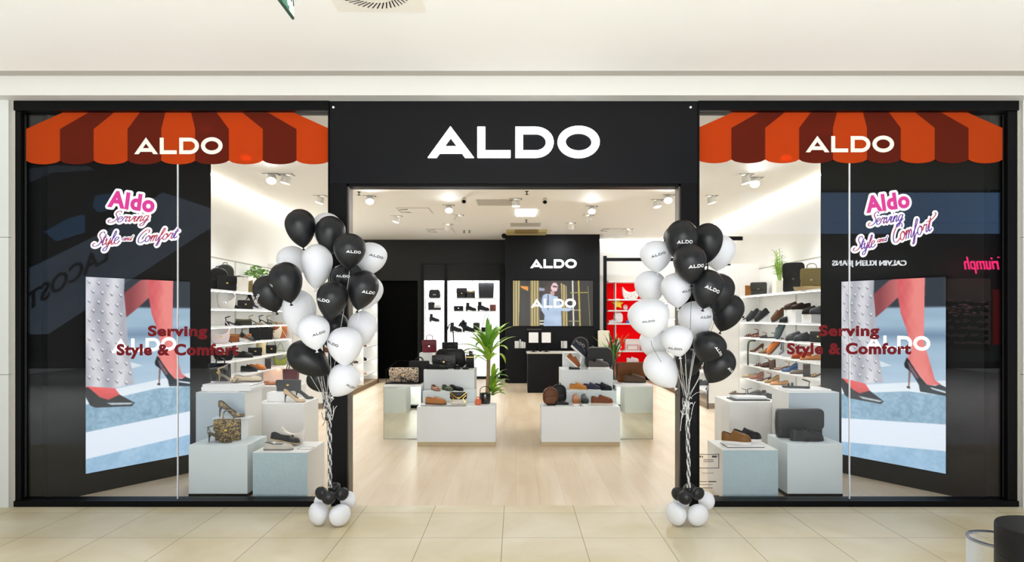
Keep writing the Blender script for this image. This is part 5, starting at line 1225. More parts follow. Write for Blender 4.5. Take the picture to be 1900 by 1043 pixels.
for k, (a, b, h0, h1) in enumerate(((-.28, .23, 0, .05), (-.27, .22, .055, .075))):
    t = MB().slab([(x*1.0, z) for x, z in rr_outline(b-a, h1-h0, .02)], .34, .03).obj('display_tray', M['white_gloss'], loc=(X(430, 6.5), 6.55-DIST, Z3+h0+(.005 if k == 0 else .0)), smooth=True)
    tag(t, ('lower' if k == 0 else 'upper')+' white rounded tray on the tall plinth, left window', 'tray', 'stacked white trays')
ZT_ = Z3+.08
put_shoe('sandal', at(426, 6.52, ZT_), (214, 196, 168), 'nude heeled sandal with ankle strap on the white tray, left window', rz=-.1, sc=1.02, heelc=(170, 150, 110))
put_bag('satchel', at(409, 6.66, ZT_), .2, .19, .09, (14, 14, 15), 'glossy black handbag behind the nude sandal, left window', mats=M['black_gloss'], handle_h=.05, name='handbag')
put_shoe('flat', at(460, 6.62, ZT_), (226, 214, 190), 'cream flat shoe lying at the right end of the white tray, left window', rz=.1, sole=(90, 70, 50))
Z4 = ZW(749, 6.85)
box_thing('display_block', X(498, 7.05), X(536, 7.05), 7.0-DIST, 7.16-DIST, Z4, Z4+.10, cm((246, 246, 246), .4), 'white block under the navy clutch, left window', 'display block')
put_bag('clutch', at(536, 7.06+.10, Z4+.101), .27, .125, .05, (18, 18, 34), 'navy flap clutch on the white block, left window')
put_shoe('pump', at(547, 6.97, Z4), (222, 198, 160), 'nude pointed high heel pump before the navy clutch, left window', sc=1.0, heelc=(30, 28, 26), rz=-.05)
put_shoe('pump', at(565, 7.25, Z4), (20, 20, 22), 'black bow pump behind the nude pump, left window', sc=.9, rz=-.1)
t = empty('price_card', at(498, 6.97, Z4), 'white card with black frame beside the nude pump, left window', 'card', rz=.1)
MB().box(-.07, .07, -.04, .04, 0, .003).box(-.062, .062, -.034, -.03, .003, .004, mi=0).obj('card', cm((228, 228, 226), .5), t)
MB().box(-.06, .06, .028, .033, .003, .004).box(-.06, .06, -.033, -.028, .003, .004).box(-.06, -.055, -.033, .033, .003, .004).box(.055, .06, -.033, .033, .003, .004).obj('printed_frame', M['black'], t)

# ---------------------------------------------------------------- goods: right window
Z1r = ZW(835, 5.76)
t = empty('display_tray', at(1377, 5.96, Z1r), 'white slab with dark edge under the brown sneaker, right window', 'tray', rz=-.0)
MB().box(-.17, .17, -.10, .11, .004, .016, bev=.003).obj('slab', M['white_gloss'], t); MB().box(-.172, .172, -.102, .112, 0, .004).obj('edge', cm((70, 70, 72), .5), t)
put_shoe('sneaker', at(1366, 5.95, Z1r+.017), (150, 112, 62), 'tan brown slip on sneaker with white sole, front plinth of the right window', rz=-.35, sc=.94, laces=(120, 88, 50))
put_shoe('sneaker', at(1386, 6.09, Z1r+.017), (38, 36, 36), 'black sneaker behind the tan one, front plinth of the right window', rz=-.35, sc=.92)
Z2r = ZW(823, 5.80)
put_bag('mess', at(1482, 6.10, Z2r), .425, .275, .10, (16, 17, 18), 'large black flap messenger bag in the right window', mats=M['black_leather'])
put_shoe('loafer', at(1497, 5.94, Z2r), (22, 24, 26), 'black driving loafer before the messenger bag, right window', rz=.0, sc=1.08)
def sunglasses(loc, label, rz=0, c=(14, 14, 15)):
    r = empty('sunglasses', (loc[0], loc[1], loc[2]+.008), label, 'sunglasses', rz=rz, rx=-1.42); fr = MB(); ln = MB()
    for sx in (-1, 1):
        o_ = [(sx*.036+.028*math.cos(t), .022*math.sin(t)) for t in np.linspace(0, 2*PI, 17)]
        fr.tube([(a, 0, .026+b) for a, b in o_], .003, 5, caps=False); ln.add([(a, .001, .026+b) for a, b in o_[:-1]], [tuple(range(16))])
        fr.tube([(sx*.064, 0, .032), (sx*.06, .005, .036), (-sx*.05, .006, .03+.006*sx)], .0022, 5)
    fr.tube([(-.01, 0, .03), (.01, 0, .03)], .0025, 5); fr.obj('frame', cm(c, .3), r); ln.obj('lens', M['black_gloss'], r); return r
sunglasses(at(1506, 5.86, Z2r), 'black sunglasses at the front edge before the messenger bag, right window')
Z3r = ZW(728, 6.42)
t = empty('display_tray', at(1492, 6.62, Z3r), 'flat white sloping tray on the tall plinth, right window', 'tray')
MB().box(-.22, .22, -.13, .13, 0, .022, bev=.005).obj('tray_board', M['white_gloss'], t)
put_shoe('flatsandal', at(1477, 6.62, Z3r+.023), (24, 24, 26), 'black strappy flat sandal on the tall plinth, right window', rz=2.7)
Z4r = ZW(746, 6.85)
t = empty('display_tray', at(1388, 7.05, Z4r), 'white tray on a black plate, rear white plinth of the right window', 'tray')
MB().box(-.2, .2, -.12, .12, 0, .012).obj('base_plate', cm((30, 30, 30), .5), t); MB().box(-.17, .17, -.10, .11, .012, .05, bev=.012).obj('tray_board', M['white_gloss'], t)
put_shoe('flatsandal', at(1369, 7.12, Z4r+.051), (150, 112, 60), 'brown slide sandal on the white tray with black plate, right window', rz=3.0, sc=.7)
put_shoe('flatsandal', at(1403, 7.08, Z4r+.051), (36, 36, 40), 'dark strap sandal leaning on the white tray with black plate, right window', rz=-.6, sc=.75)

# ---------------------------------------------------------------- goods: left table group
ZF, ZM, ZTp, ZMi = ZW(755, 8.1), ZW(726, 8.52), ZW(686.5, 8.79), ZW(715, 8.58)
t = empty('display_board', at(824, 8.25, ZF), 'thin white framed board under the camel loafer', 'tray')
MB().box(-.29, .29, -.09, .11, 0, .008).obj('board', M['white_gloss'], t); MB().box(-.292, .292, -.092, -.088, 0, .009).obj('edge', cm((70, 62, 50), .5), t)
put_shoe('loafer', at(809, 8.27, ZF+.009), (190, 138, 88), 'camel loafer on the front plinth, left table', rz=-.12, sc=.98, inner=(150, 70, 40), sole=(110, 70, 40))
t = put_bag('satchel', at(851, 8.30, ZF+.009), .215, .16, .07, (238, 232, 220), 'cream, gold and black patterned handbag on the front plinth, left table', col2=(28, 24, 20), handle_h=0, name='handbag')
mb = MB()
for sx in (-1, 1): mb.tube([(sx*.105, -.05, .155), (sx*.05, -.055, .11), (0, -.056, .075)], .006, 5); mb.tube([(sx*.10, -.05, .12), (sx*.06, -.055, .08), (sx*.09, -.055, .03)], .007, 5)
mb.obj('gold_trim', M['gold'], t)
put_bag('bowling', at(887, 8.28, ZF), .085, .075, .05, (226, 128, 84), 'tiny orange handbag on the front plinth, left table', handle_h=.035, name='mini_bag')
put_bag('bucket', at(900, 8.40, ZF), .15, .14, .1, (18, 18, 20), 'black bucket bag with tall handle beside the tiny orange bag', mats=M['black_gloss'], handle_h=.10)
for px, m_, c, lb, rz in ((808, rose, (220, 150, 110), 'rose tan slingback, leftmost on the middle step, left table', -1.1), (830, camo, (90, 104, 70), 'green snake print shoe in the middle of the step, left table', -1.0), (847, None, (28, 28, 30), 'black flat shoe at the right of the step, left table', -.8)):
    put_shoe('flat', at(px, 8.63, ZM), c, lb, mats=m_, rz=rz, sc=.95)
put_shoe('flat', at(811, 8.90, ZTp), (24, 24, 26), 'black flat shoe with white toe, left end of the top plinth', rz=-.05, sc=1.1, inner=(60, 60, 60))
for px, lb in ((849, 'left black sandal with buckle facing forward, top plinth of the left table'), (864.5, 'right black sandal with buckle facing forward, top plinth of the left table')):
    r = put_shoe('flatsandal', at(px, 8.98, ZTp), (26, 26, 28), lb, rz=-PI/2, sc=1.0)
    MB().lathe([(.001, 0), (.018, .002), (.018, .008), (.001, .01)], 12, c=(.05, 0, .052)).obj('buckle', M['steel'], r)
quilt = mat('quilted_black', (34, 34, 36), .3, bump=1.0, bscale=30)
put_bag('clutch', at(824, 9.06, ZTp), .33, .19, .08, (30, 30, 32), 'quilted black handbag, front of the top plinth, left table', mats=quilt, name='quilted_handbag')
t = put_bag('bowling', at(836, 9.24, ZTp), .46, .27, .09, (20, 20, 22), 'wide black holdall behind the quilted bag, left table', mats=M['black_leather'], handle_h=.1)
put_bag('tote', at(835, 9.40, ZTp), .22, .36, .06, (16, 16, 17), 'tall black tote with long handles rising behind the others, left table', handle_h=.26)
put_bag('pouch', at(872, 9.15, ZTp), .12, .19, .06, (30, 30, 32), 'black bag with white knotted trim at the right end of the top plinth, left table', strap=.08, col2=(230, 230, 226), name='knotted_bag')
put_bag('satchel', at(797, 10.0, HB), .225, .2, .08, (136, 42, 62), 'burgundy top handle bag on the small back plinth', col2=(120, 34, 54), handle_h=.08, metal='chrome')
t = empty('bag_stand', at(748, 8.9, ZMi), 'black tray with thin wire frame under the pale leopard bag, left mirrored plinth', 'stand')
MB().box(-.22, .26, -.16, .18, 0, .014, bev=.002).obj('tray', M['black'], t)
MB().tube([(-.21, -.14, .014), (-.21, -.14, .19), (-.10, .10, .30), (.2, .10, .30), (.2, .1, .014)], .004, 5).obj('wire', M['black'], t)
put_bag('clutch', at(750, 8.88, ZMi+.015), .40, .2, .09, (220, 200, 170), 'pale leopard print handbag on the left mirrored plinth', mats=zeb, name='leopard_handbag')
put_shoe('sandal', at(757, 8.73, ZMi+.015), (20, 20, 20), 'black jewelled sandal before the pale leopard bag', rz=-.1, sc=.9, mats=M['black_gloss'])
put_bag('tote', at(778, 9.05, ZMi), .26, .3, .1, (14, 14, 15), 'plain black tote behind the pale leopard bag, left mirrored plinth', handle_h=.05)

# ---------------------------------------------------------------- goods: right table group
put_bag('backpack', at(1021.5, 8.28, ZF), .205, .225, .09, (124, 84, 50), 'small brown backpack at the left end of the front plinth, right table')
put_bag('backpack', at(1037, 8.45, ZF), .2, .25, .08, (26, 26, 28), 'small black backpack behind the brown one, right table')
sunglasses(at(1024, 8.19, ZF), 'dark sunglasses before the brown backpack, right table')
put_shoe('loafer', at(1043, 8.22, ZF), (34, 34, 36), 'slim black case like shoe lying beside the sunglasses, right table', rz=.05, sc=.62, sole=(220, 220, 218))
put_shoe('sneaker', at(1068, 8.30, ZF), (178, 124, 82), 'tan sneaker seen from its toe on the front plinth, right table', rz=-PI/2, laces=(210, 170, 130))
put_shoe('sneaker', at(1084, 8.30, ZF), (58, 66, 64), 'dark green sneaker seen from its toe on the front plinth, right table', rz=-PI/2)
put_shoe('sneaker', at(1117, 8.26, ZF), (140, 84, 48), 'chestnut slip on sneaker side on at the right of the front plinth, right table', rz=-.05, sole=(222, 214, 200))
put_shoe('derby', at(1073, 8.64, ZM), (204, 146, 70), 'mustard lace up shoe on the middle step, right table', rz=-.3, sc=.85, sole=(226, 220, 208), laces=(230, 190, 130))
put_shoe('derby', at(1098, 8.64, ZM), (66, 70, 92), 'slate blue lace up shoe on the middle step, right table', rz=-.35, sc=.85, sole=(232, 232, 232), laces=(40, 44, 60))
put_shoe('derby', at(1119, 8.66, ZM), (36, 40, 48), 'near black lace up shoe on the middle step, right table', rz=-.4, sc=.85, laces=(20, 22, 28))
put_shoe('sneaker', at(1111, 8.92, ZTp), (104, 98, 94), 'grey suede oxford with white sole on the top plinth, right table', rz=-.05, sc=1.04, laces=(80, 74, 70))
put_shoe('flat', at(1066, 8.86, ZTp), (60, 60, 62), 'flat grey insole lying on the left of the top plinth, right table', rz=.0, sc=.55)
t = empty('shoe_stand', at(1067, 9.0, ZTp), 'white zigzag stand holding two tilted sneakers, right table', 'stand')
MB().slab([(-.12, 0), (.07, 0), (.095, .17), (.075, .17), (.05, .02), (-.10, .02)], .08, 0).obj('base', M['white_gloss'], t)
put_shoe('sneaker', (X(1060, 9.0), 8.97-DIST, ZTp+.075), (168, 108, 60), 'tan sneaker tilted toe down on the white stand, right table', rz=0, ry=.75, sc=.85)
put_shoe('sneaker', (X(1072, 9.0), 9.08-DIST, ZTp+.225), (44, 54, 70), 'navy sneaker tilted toe down above the tan one on the stand, right table', rz=0, ry=.75, sc=.9)
put_bag('round', at(1077, 9.28, ZW(655, 9.28)), .24, .24, .07, (44, 43, 42), 'round dark bag with curved handle standing behind the tilted sneakers', col2=(70, 70, 70))
box_thing('display_plinth', X(1045, 9.42), X(1095, 9.42), 9.36-DIST, 9.60-DIST, 0, ZW(655.5, 9.28), M['plinth'], 'slim white back plinth under the round dark bag', 'plinth', 'display plinths')
vs, fs = text_geo('ALDO', .062, 0, .012); ro = [q for q in COL.objects if q.name.startswith('round_bag')][-1]
MB().add([(v.x*.8-.075+v.y*-.5*0, -.04, .155-v.x*.45+v.y) for v in vs], fs).obj('bag_lettering', cm((190, 190, 190), .4), ro)
t = put_bag('bowling', at(1111, 9.15, ZTp), .42, .30, .16, (18, 19, 22), 'large black leather duffle bag on the top plinth, right table', mats=M['black_leather'], handle_h=-.06, name='duffle_bag')
t = empty('display_plate', at(1177, 8.82, ZMi), 'white oval plate under the brown suede shoe, right mirrored plinth', 'tray')
MB().lathe([(.165, 0), (.17, .004), (.165, .010), (.001, .010)], 28, sy=.5).obj('plate', M['white_gloss'], t)
put_shoe('derby', at(1178, 8.82, ZMi+.011), (104, 82, 62), 'dark brown suede shoe on the right mirrored plinth', rz=-.08, sc=1.08, laces=(90, 70, 50))
put_bag('mess', at(1171, 9.02, ZMi), .39, .28, .09, (128, 84, 36), 'brown suede flap bag on the right mirrored plinth')

# ---------------------------------------------------------------- plants
def vz_(px, z): return (X(px, z), z-DIST)
r = empty('dracaena_plant', (X(902, 9.3), 9.3-DIST, 0), 'tall dracaena with bright green strap leaves beside the left table group', 'plant')
MB().lathe([(.085, 0), (.10, .02), (.115, .26), (.12, .27), (.10, .27), (.09, .22)], 24).obj('pot', cm((40, 40, 40), .5), r, smooth=True)
MB().lathe([(.095, .225), (.001, .23)], 20, caps=False).obj('soil', M['soil'], r)
tz = ZW(668, 9.3)
MB().tube(smoothpath([(0, 0, .2), (.012, 0, .45), (.03, 0, .75), (.035, 0, tz)], 4), [.03]*13, 10).obj('trunk', M['bark'], r, smooth=True)
mb = MB(); r4 = random.Random(5)
for i in range(34):
    az = i*2.4+r4.uniform(-.2, .2); up = r4.uniform(.45, 1.5); strap_leaf(mb, (.035, 0, tz-.04+r4.uniform(0, .16)), az, r4.uniform(.38, .60), r4.uniform(.07, .10), up, r4.uniform(.8, 2.2)*(1.5-up*.7), mi=i % 2)
for i in range(26):
    az = r4.uniform(-1.5, 1.5); strap_leaf(mb, (.06+r4.uniform(0, .05), -.02, .50+r4.uniform(0, .25)), az, r4.uniform(.2, .36), .07, r4.uniform(.2, 1.4), r4.uniform(.8, 2), mi=i % 2)
mb.obj('leaves', [M['leaf'], M['leaflight']], r, smooth='all')
r = empty('palm_bouquet', (X(1138, 9.5), 9.5-DIST, ZTp-.25), 'bouquet of dark palm leaves and pale buds in a tall glass vase, right table', 'plant')
r.location.z = ZW(706, 9.5)
MB().lathe([(.045, 0), (.05, .01), (.05, .36), (.055, .37), (.046, .37), (.044, .02)], 24, caps=False).obj('vase', M['acrylic'], r, smooth=True)
mb = MB()
for i in range(34):
    az = i*2.4; strap_leaf(mb, (.015*math.cos(az), .015*math.sin(az), .22+r4.uniform(0, .15)), az, r4.uniform(.32, .5), .028, r4.uniform(.75, 1.5), r4.uniform(.2, .9), mi=i % 3 == 0)
for i in range(14): a = i*1.3; mb.tube([(.012*math.cos(a), .012*math.sin(a), .01), (.02*math.cos(a), .02*math.sin(a), .4)], .006, 5)
mb.obj('leaves', [M['leafdark'], M['leaf']], r)
mb = MB()
for i in range(8): a = i*.9; mb.lathe([(.001, .02), (.014, .01), (.016, -.01), (.004, -.02)], 10, c=(.03+.09*math.cos(a)*.8, -.05+.05*math.sin(a), .5+.12*math.sin(a*2)))
mb.obj('buds', cm((222, 200, 160), .6), r, smooth=True)
box_thing('display_plinth', X(1128, 9.5), X(1148, 9.5), 9.42-DIST, 9.60-DIST, 0, ZW(706, 9.5), M['plinth'], 'slim white plinth under the palm leaf vase, right table', 'plinth', 'display plinths')
def shelfpos(side, lvl, px, x=4.15):
    s = -1 if side == 'L' else 1; z = x*F/abs(px-VX); return (s*x, z-DIST, (SH_L if side == 'L' else SH_R)[lvl])
p = shelfpos('L', 0, 476); r = empty('bonsai_tree', p, 'small leafy bonsai on the top left shelf', 'plant')
MB().box(-.06, .06, -.045, .045, 0, .05, bev=.006).obj('pot', cm((90, 70, 50), .5), r); MB().tube(smoothpath([(0, 0, .05), (-.03, 0, .12), (.02, 0, .2), (0, 0, .28)], 3), .012, 7).obj('trunk', M['bark'], r)
mb = MB(); 
for c in ((-.1, 0, .33), (.0, 0, .40), (.11, .02, .34), (.04, -.05, .3)): small_leaves(mb, c, .10, 150, .022, r4, .6)
mb.obj('foliage', M['leaf'], r)
p = shelfpos('R', 0, 1447, 4.18); r = empty('potted_bamboo', p, 'airy bamboo plant in a cream pot on the top right shelf', 'plant')
MB().box(-.09, .09, -.08, .08, 0, .2, bev=.006).obj('pot', cm((230, 226, 208), .5), r)
mb = MB()
for i in range(16):
    a = i*.7; tip = Vector((.05*math.cos(a)-.02, .1*math.sin(a), r4.uniform(.45, .72))); mb.tube([(.02*math.cos(a), .02*math.sin(a), .18), tip], .004, 5)
    for q in range(13):
        b0 = Vector((0, 0, .2)).lerp(tip, .3+.7*q/13); strap_leaf(mb, b0, r4.uniform(0, 6.28), r4.uniform(.08, .14), .014, r4.uniform(-.1, .7), .8, n=3)
mb.obj('foliage', M['leaflight'], r)

# ---------------------------------------------------------------- goods on the long wall shelving
GL_, GR_ = 'goods on the left wall shelves', 'goods on the right wall shelves'
LV = {'L': ['top', 'second', 'third', 'fourth', 'fifth', 'sixth', 'seventh', 'lowest'], 'R': ['top', 'second', 'third', 'fourth', 'fifth', 'sixth', 'lowest']}
def sbag(side, lvl, px, style, w, h, d, col, lb, **k):
    rz = k.pop('rz', .5 if side == 'L' else -.5); return put_bag(style, shelfpos(side, lvl, px, k.pop('x', 4.16)), w, h, d, col, lb, rz=rz, **k)
def sshoe(side, lvl, px, kind, col, lb, tilt=0, **k):
    x = k.pop('x', 4.14); s = -1 if side == 'L' else 1; p = list(shelfpos(side, lvl, px, x)); rz = k.pop('rz', 0 if side == 'L' else PI); L_ = .28*k.get('sc', 1)
    if tilt:
        p[2] += math.sin(tilt)*L_*.46+.005
        bx = Vector(p); r = empty('shoe_wedge', (bx.x, bx.y, shelfpos(side, lvl, px, x)[2]), 'white wedge under '+lb, 'riser', 'white shoe wedges', rz=rz)
        q = L_*.42*math.cos(tilt); hgt = 2*math.sin(tilt)*L_*.42
        MB().slab([(-q, 0), (q*.9, 0), (-q, hgt*.95)], .075, 0).obj('wedge', M['white_gloss'], r)
    return put_shoe(kind, p, col, lb, rz=rz, ry=tilt, **k)
L_ = 'L'; R_ = 'R'
sbag(L_, 0, 405, 'backpack', .26, .33, .12, (30, 30, 30), 'black backpack at the left end of the top left shelf', x=4.25)
sbag(L_, 0, 418, 'backpack', .24, .40, .12, (70, 70, 62), 'tall dark grey rounded backpack on the top left shelf', x=4.27)
sbag(L_, 0, 421, 'clutch', .25, .21, .1, (36, 36, 38), 'black box satchel in front of the grey backpack, top left shelf', x=4.09)
sbag(L_, 0, 442, 'tote', .27, .24, .1, (236, 232, 222), 'white and tan tote with black handles on the top left shelf', col2=(24, 24, 24), handle_h=.0)
sbag(L_, 0, 459, 'pouch', .16, .2, .09, (140, 124, 76), 'olive suede bag on the top left shelf')
sbag(L_, 1, 420, 'hobo', .25, .2, .1, (236, 232, 226), 'white bag on the second left shelf', handle_h=.06, metal='chrome')
sshoe(L_, 1, 438, 'pump', (36, 36, 38), 'dark slingback pump on the second left shelf', sc=.8)
sbag(L_, 1, 455, 'clutch', .22, .14, .08, (52, 52, 50), 'small dark grey flap bag on the second left shelf')
sshoe(L_, 1, 466, 'pump', (22, 22, 24), 'tilted black and white pump, second left shelf', tilt=.5, sole=(240, 240, 240))
sshoe(L_, 1, 480, 'pump', (58, 60, 60), 'tilted grey pump beside the black and white one, second left shelf', tilt=.5, sole=(240, 240, 240))
sshoe(L_, 1, 492, 'flat', (212, 138, 66), 'tilted orange tan flat at the inner end of the second left shelf', tilt=.4)
sshoe(L_, 2, 434, 'blocksandal', (40, 40, 42), 'black strappy sandal on the third left shelf')
sbag(L_, 2, 452, 'pouch', .24, .10, .07, (78, 80, 66), 'low olive clutch on the third left shelf')
sshoe(L_, 2, 476, 'sandal', (196, 180, 150), 'pale heeled sandal on the third left shelf')
sshoe(L_, 2, 494, 'sandal', (60, 60, 60), 'thin black strap sandal on the third left shelf')
sshoe(L_, 2, 508, 'sandal', (190, 160, 90), 'gold strap sandal at the inner end of the third left shelf')
sbag(L_, 3, 408, 'hobo', .26, .22, .1, (240, 226, 228), 'white and pale pink bag on the fourth left shelf', handle_h=.1)
sbag(L_, 3, 446, 'pouch', .32, .12, .09, (198, 134, 84), 'tan slouchy bag on the fourth left shelf')
sshoe(L_, 3, 460, 'blocksandal', (96, 98, 90), 'grey green sandal raised on the fourth left shelf', x=4.0+.02, tilt=.3)
sbag(L_, 3, 473, 'tote', .16, .2, .08, (30, 30, 32), 'narrow black tote on the fourth left shelf', handle_h=.06)
sbag(L_, 3, 490, 'tote', .26, .2, .1, (34, 34, 36), 'wide black tote on the fourth left shelf', handle_h=.02)
sbag(L_, 3, 507, 'hobo', .28, .26, .1, (236, 226, 208), 'cream knotted tote on the fourth left shelf', handle_h=.03)
sbag(L_, 3, 520, 'tote', .2, .22, .1, (208, 134, 84), 'tan leather bag at the inner end of the fourth left shelf', handle_h=.05)
sbag(L_, 4, 415, 'hobo', .28, .22, .11, (28, 28, 28), 'black bag half behind the crimson slogan, fifth left shelf', handle_h=.06)
sshoe(L_, 4, 452, 'loafer', (66, 68, 64), 'dark grey loafer on the fifth left shelf', sc=1.0)
sbag(L_, 4, 473, 'clutch', .2, .13, .09, (36, 36, 38), 'black box clutch on the fifth left shelf')
sbag(L_, 4, 484, 'bucket', .14, .22, .12, (226, 214, 176), 'cream bucket bag with dark stripes on the fifth left shelf', col2=(40, 40, 40), handle_h=.08)
sbag(L_, 4, 503, 'clutch', .16, .14, .08, (30, 32, 30), 'small black bag with a long strap on the fifth left shelf', strap=.25)
sbag(L_, 5, 520, 'hobo', .22, .17, .1, (168, 178, 96), 'lime green bag with a long strap, sixth left shelf', strap=.22)
sshoe(L_, 5, 462, 'derby', (30, 30, 32), 'black low shoe on the sixth left shelf', sc=.9)
sshoe(L_, 5, 478, 'loafer', (216, 146, 86), 'orange tan loafer on the sixth left shelf', sc=.95)
p = shelfpos(L_, 5, 497, 4.05); box_thing('display_card', p[0]-.05, p[0]+.05, p[1], p[1]+.012, p[2], p[2]+.17, cm((66, 66, 66), .5), 'dark grey upright card on the sixth left shelf', 'card')
sbag(L_, 6, 505, 'tote', .3, .26, .1, (244, 214, 196), 'pale pink tote on the seventh left shelf', handle_h=.0)
sbag(L_, 6, 521, 'tote', .28, .25, .1, (240, 226, 214), 'cream tote beside the burgundy bag, seventh left shelf', handle_h=.0)
# burgundy bag and tan flat stand on a white block at the back of the left window
t = box_thing('display_plinth', X(486, 7.95), X(553, 7.95), 7.9-DIST, 8.25-DIST, 0, ZW(716, 7.95), M['plinthoff'], 'rear white plinth under the burgundy tote, left window', 'plinth', 'display plinths')
hb_ = ZW(716, 7.95)
put_bag('tote', at(540, 8.08, hb_), .18, .2, .08, (118, 48, 58), 'burgundy tote with knotted black and white scarf, left window', handle_h=.07, col2=(36, 30, 32))
put_shoe('flat', at(496, 8.05, hb_), (206, 138, 84), 'tan flat shoe with dark bow on the rear white plinth, left window', sc=.85)

sbag(R_, 0, 1380, 'clutch', .24, .19, .09, (122, 96, 76), 'brown clutch at the inner end of the top right shelf', x=4.18)
sbag(R_, 0, 1393, 'pouch', .24, .2, .1, (160, 110, 44), 'ochre folded bag beside the brown clutch, top right shelf', x=4.2)
sbag(R_, 0, 1408, 'clutch', .26, .22, .09, (76, 76, 74), 'dark grey flap bag on the top right shelf', x=4.18)
sbag(R_, 0, 1473, 'satchel', .30, .43, .14, (34, 34, 32), 'large black buckled backpack on the top right shelf', x=4.15, metal='chrome', name='backpack', handle_h=.0)
sbag(R_, 0, 1506, 'satchel', .28, .30, .14, (150, 138, 98), 'khaki backpack with dark handle at the outer end of the top right shelf', x=4.12, metal='steel', name='backpack', col2=None, handle_h=.08)
sbag(R_, 0, 1500, 'tote', .36, .05, .12, (206, 188, 150), 'low beige case under the khaki backpack, top right shelf', x=4.0+.06, handle_h=.0)
for i, (px, c, lb) in enumerate(((1385, (44, 46, 48), 'tilted black dress shoe innermost on the second right shelf'), (1399, (70, 74, 76), 'tilted grey dress shoe second on the second right shelf'), (1415, (60, 62, 64), 'tilted charcoal shoe third on the second right shelf'))):
    sshoe(R_, 1, px, 'derby', c, lb, tilt=.6, sc=1.0, laces=(120, 120, 120))
p0 = SH_R[1]
for px0, px1, lb in ((1436, 1446, 'small brown striped box on the second right shelf'), ):
    p = shelfpos(R_, 1, 1441); box_thing('shoe_box', p[0]-.06, p[0]+.06, p[1]-.05, p[1]+.05, p[2], p[2]+.09, cm((70, 62, 44), .5), lb, 'box')
for px, w_, h_, lb in ((1480, .40, .19, 'white riser block with brown shoes on the second right shelf'), (1512, .30, .12, 'lower white riser block at the outer end of the second right shelf')):
    p = shelfpos(R_, 1, px); box_thing('display_block', p[0]-.12, p[0]+.14, p[1]-w_/2, p[1]+w_/2, p[2]+.02 if False else p[2], p[2]+h_, M['white_gloss'], lb, 'display block', 'white blocks on shelves')
def on(side, lvl, px, dz, kind, col, lb, **k):
    p = shelfpos(side, lvl, px, k.pop('x', 4.14)); return put_shoe(kind, (p[0], p[1], p[2]+dz), col, lb, rz=k.pop('rz', PI if side == 'R' else 0), **k)
on(R_, 1, 1472, .191, 'derby', (90, 64, 44), 'dark brown shoe on the white riser, second right shelf')
on(R_, 1, 1486, .191, 'loafer', (62, 44, 36), 'brown loafer behind the dark brown shoe on the riser, second right shelf')
sshoe(R_, 1, 1447, 'derby', (112, 78, 50), 'tilted brown monk shoe on the second right shelf', tilt=.6)
on(R_, 1, 1507, .121, 'derby', (50, 50, 52), 'black shoe on the lower white riser, second right shelf')
on(R_, 1, 1521, .121, 'derby', (96, 100, 104), 'grey shoe at the outer end on the riser, second right shelf')
sshoe(R_, 1, 1462, 'derby', (44, 46, 48), 'black buckled shoe low on the second right shelf', sc=.9, x=4.05)
p = shelfpos(R_, 2, 1379); box_thing('display_card', p[0]-.04, p[0]+.04, p[1], p[1]+.01, p[2], p[2]+.16, cm((80, 74, 74), .5), 'dark upright card at the inner end of the third right shelf', 'card')
for px, kind, c, lb in ((1394, 'blocksandal', (150, 84, 46), 'copper brown sandal on the third right shelf'), (1408, 'flatsandal', (206, 146, 112), 'rose tan sandal on the third right shelf'), (1425, 'flatsandal', (100, 110, 116), 'silver grey sandal on the third right shelf')):
    sshoe(R_, 2, px, kind, c, lb)
sshoe(R_, 2, 1450, 'loafer', (112, 124, 128), 'grey green pump standing steeply tilted on the third right shelf', tilt=1.1)
sshoe(R_, 2, 1478, 'derby', (110, 112, 114), 'light grey dress shoe on the third right shelf', sc=1.15)
sshoe(R_, 2, 1493, 'derby', (98, 100, 104), 'second grey dress shoe behind it, third right shelf', sc=1.1)
sbag(R_, 2, 1518, 'clutch', .2, .15, .09, (84, 84, 86), 'grey box bag at the outer end of the third right shelf')
t = empty('metal_arch', shelfpos(R_, 4, 1391, 4.02), 'dark green arched stand on the fifth right shelf', 'stand')
MB().tube(smoothpath([(-.03, 0, 0), (-.03, 0, .25), (-.02, 0, .38), (.02, 0, .42), (.10, 0, .42)], 4), .016, 8).obj('arch', cm((66, 74, 54), .5), t, smooth=True)
for px, kind, c, lb, kw in ((1404, 'pump', (140, 100, 64), 'brown slingback pump on the fourth right shelf', {}), (1421, 'wedge', (176, 150, 124), 'taupe wedge shoe on the fourth right shelf', {}), (1437, 'loafer', (214, 140, 84), 'orange tan shoe standing tilted, fourth right shelf', dict(tilt=.8)), (1456, 'pump', (150, 158, 164), 'grey pump standing tilted, fourth right shelf', dict(tilt=.9)),
                          (1487, 'loafer', (196, 104, 58), 'rust brown shoe behind the crimson slogan, fourth right shelf', {}), (1503, 'flat', (224, 164, 112), 'pale tan shoe behind the crimson slogan, fourth right shelf', {})):
    sshoe(R_, 3, px, kind, c, lb, **kw)
for px, kind, c, lb in ((1413, 'blocksandal', (134, 82, 62), 'rust brown heeled sandal on the fifth right shelf'), (1425, 'wedge', (110, 74, 60), 'dark brown wedge on the fifth right shelf'), (1450, 'blocksandal', (214, 170, 140), 'pale tan sandal with dark straps on the fifth right shelf'), (1465, 'wedge', (108, 138, 178), 'denim blue wedge on the fifth right shelf'),
                        (1484, 'flat', (150, 138, 126), 'taupe flat shoe on the fifth right shelf'), (1516, 'blocksandal', (186, 146, 86), 'golden tan shoe at the outer end of the fifth right shelf')):
    sshoe(R_, 4, px, kind, c, lb)
p = shelfpos(R_, 4, 1432, 4.02); box_thing('display_card', p[0]-.04, p[0]+.04, p[1], p[1]+.01, p[2], p[2]+.15, cm((104, 84, 76), .5), 'brown upright card with a cut out on the fifth right shelf', 'card')
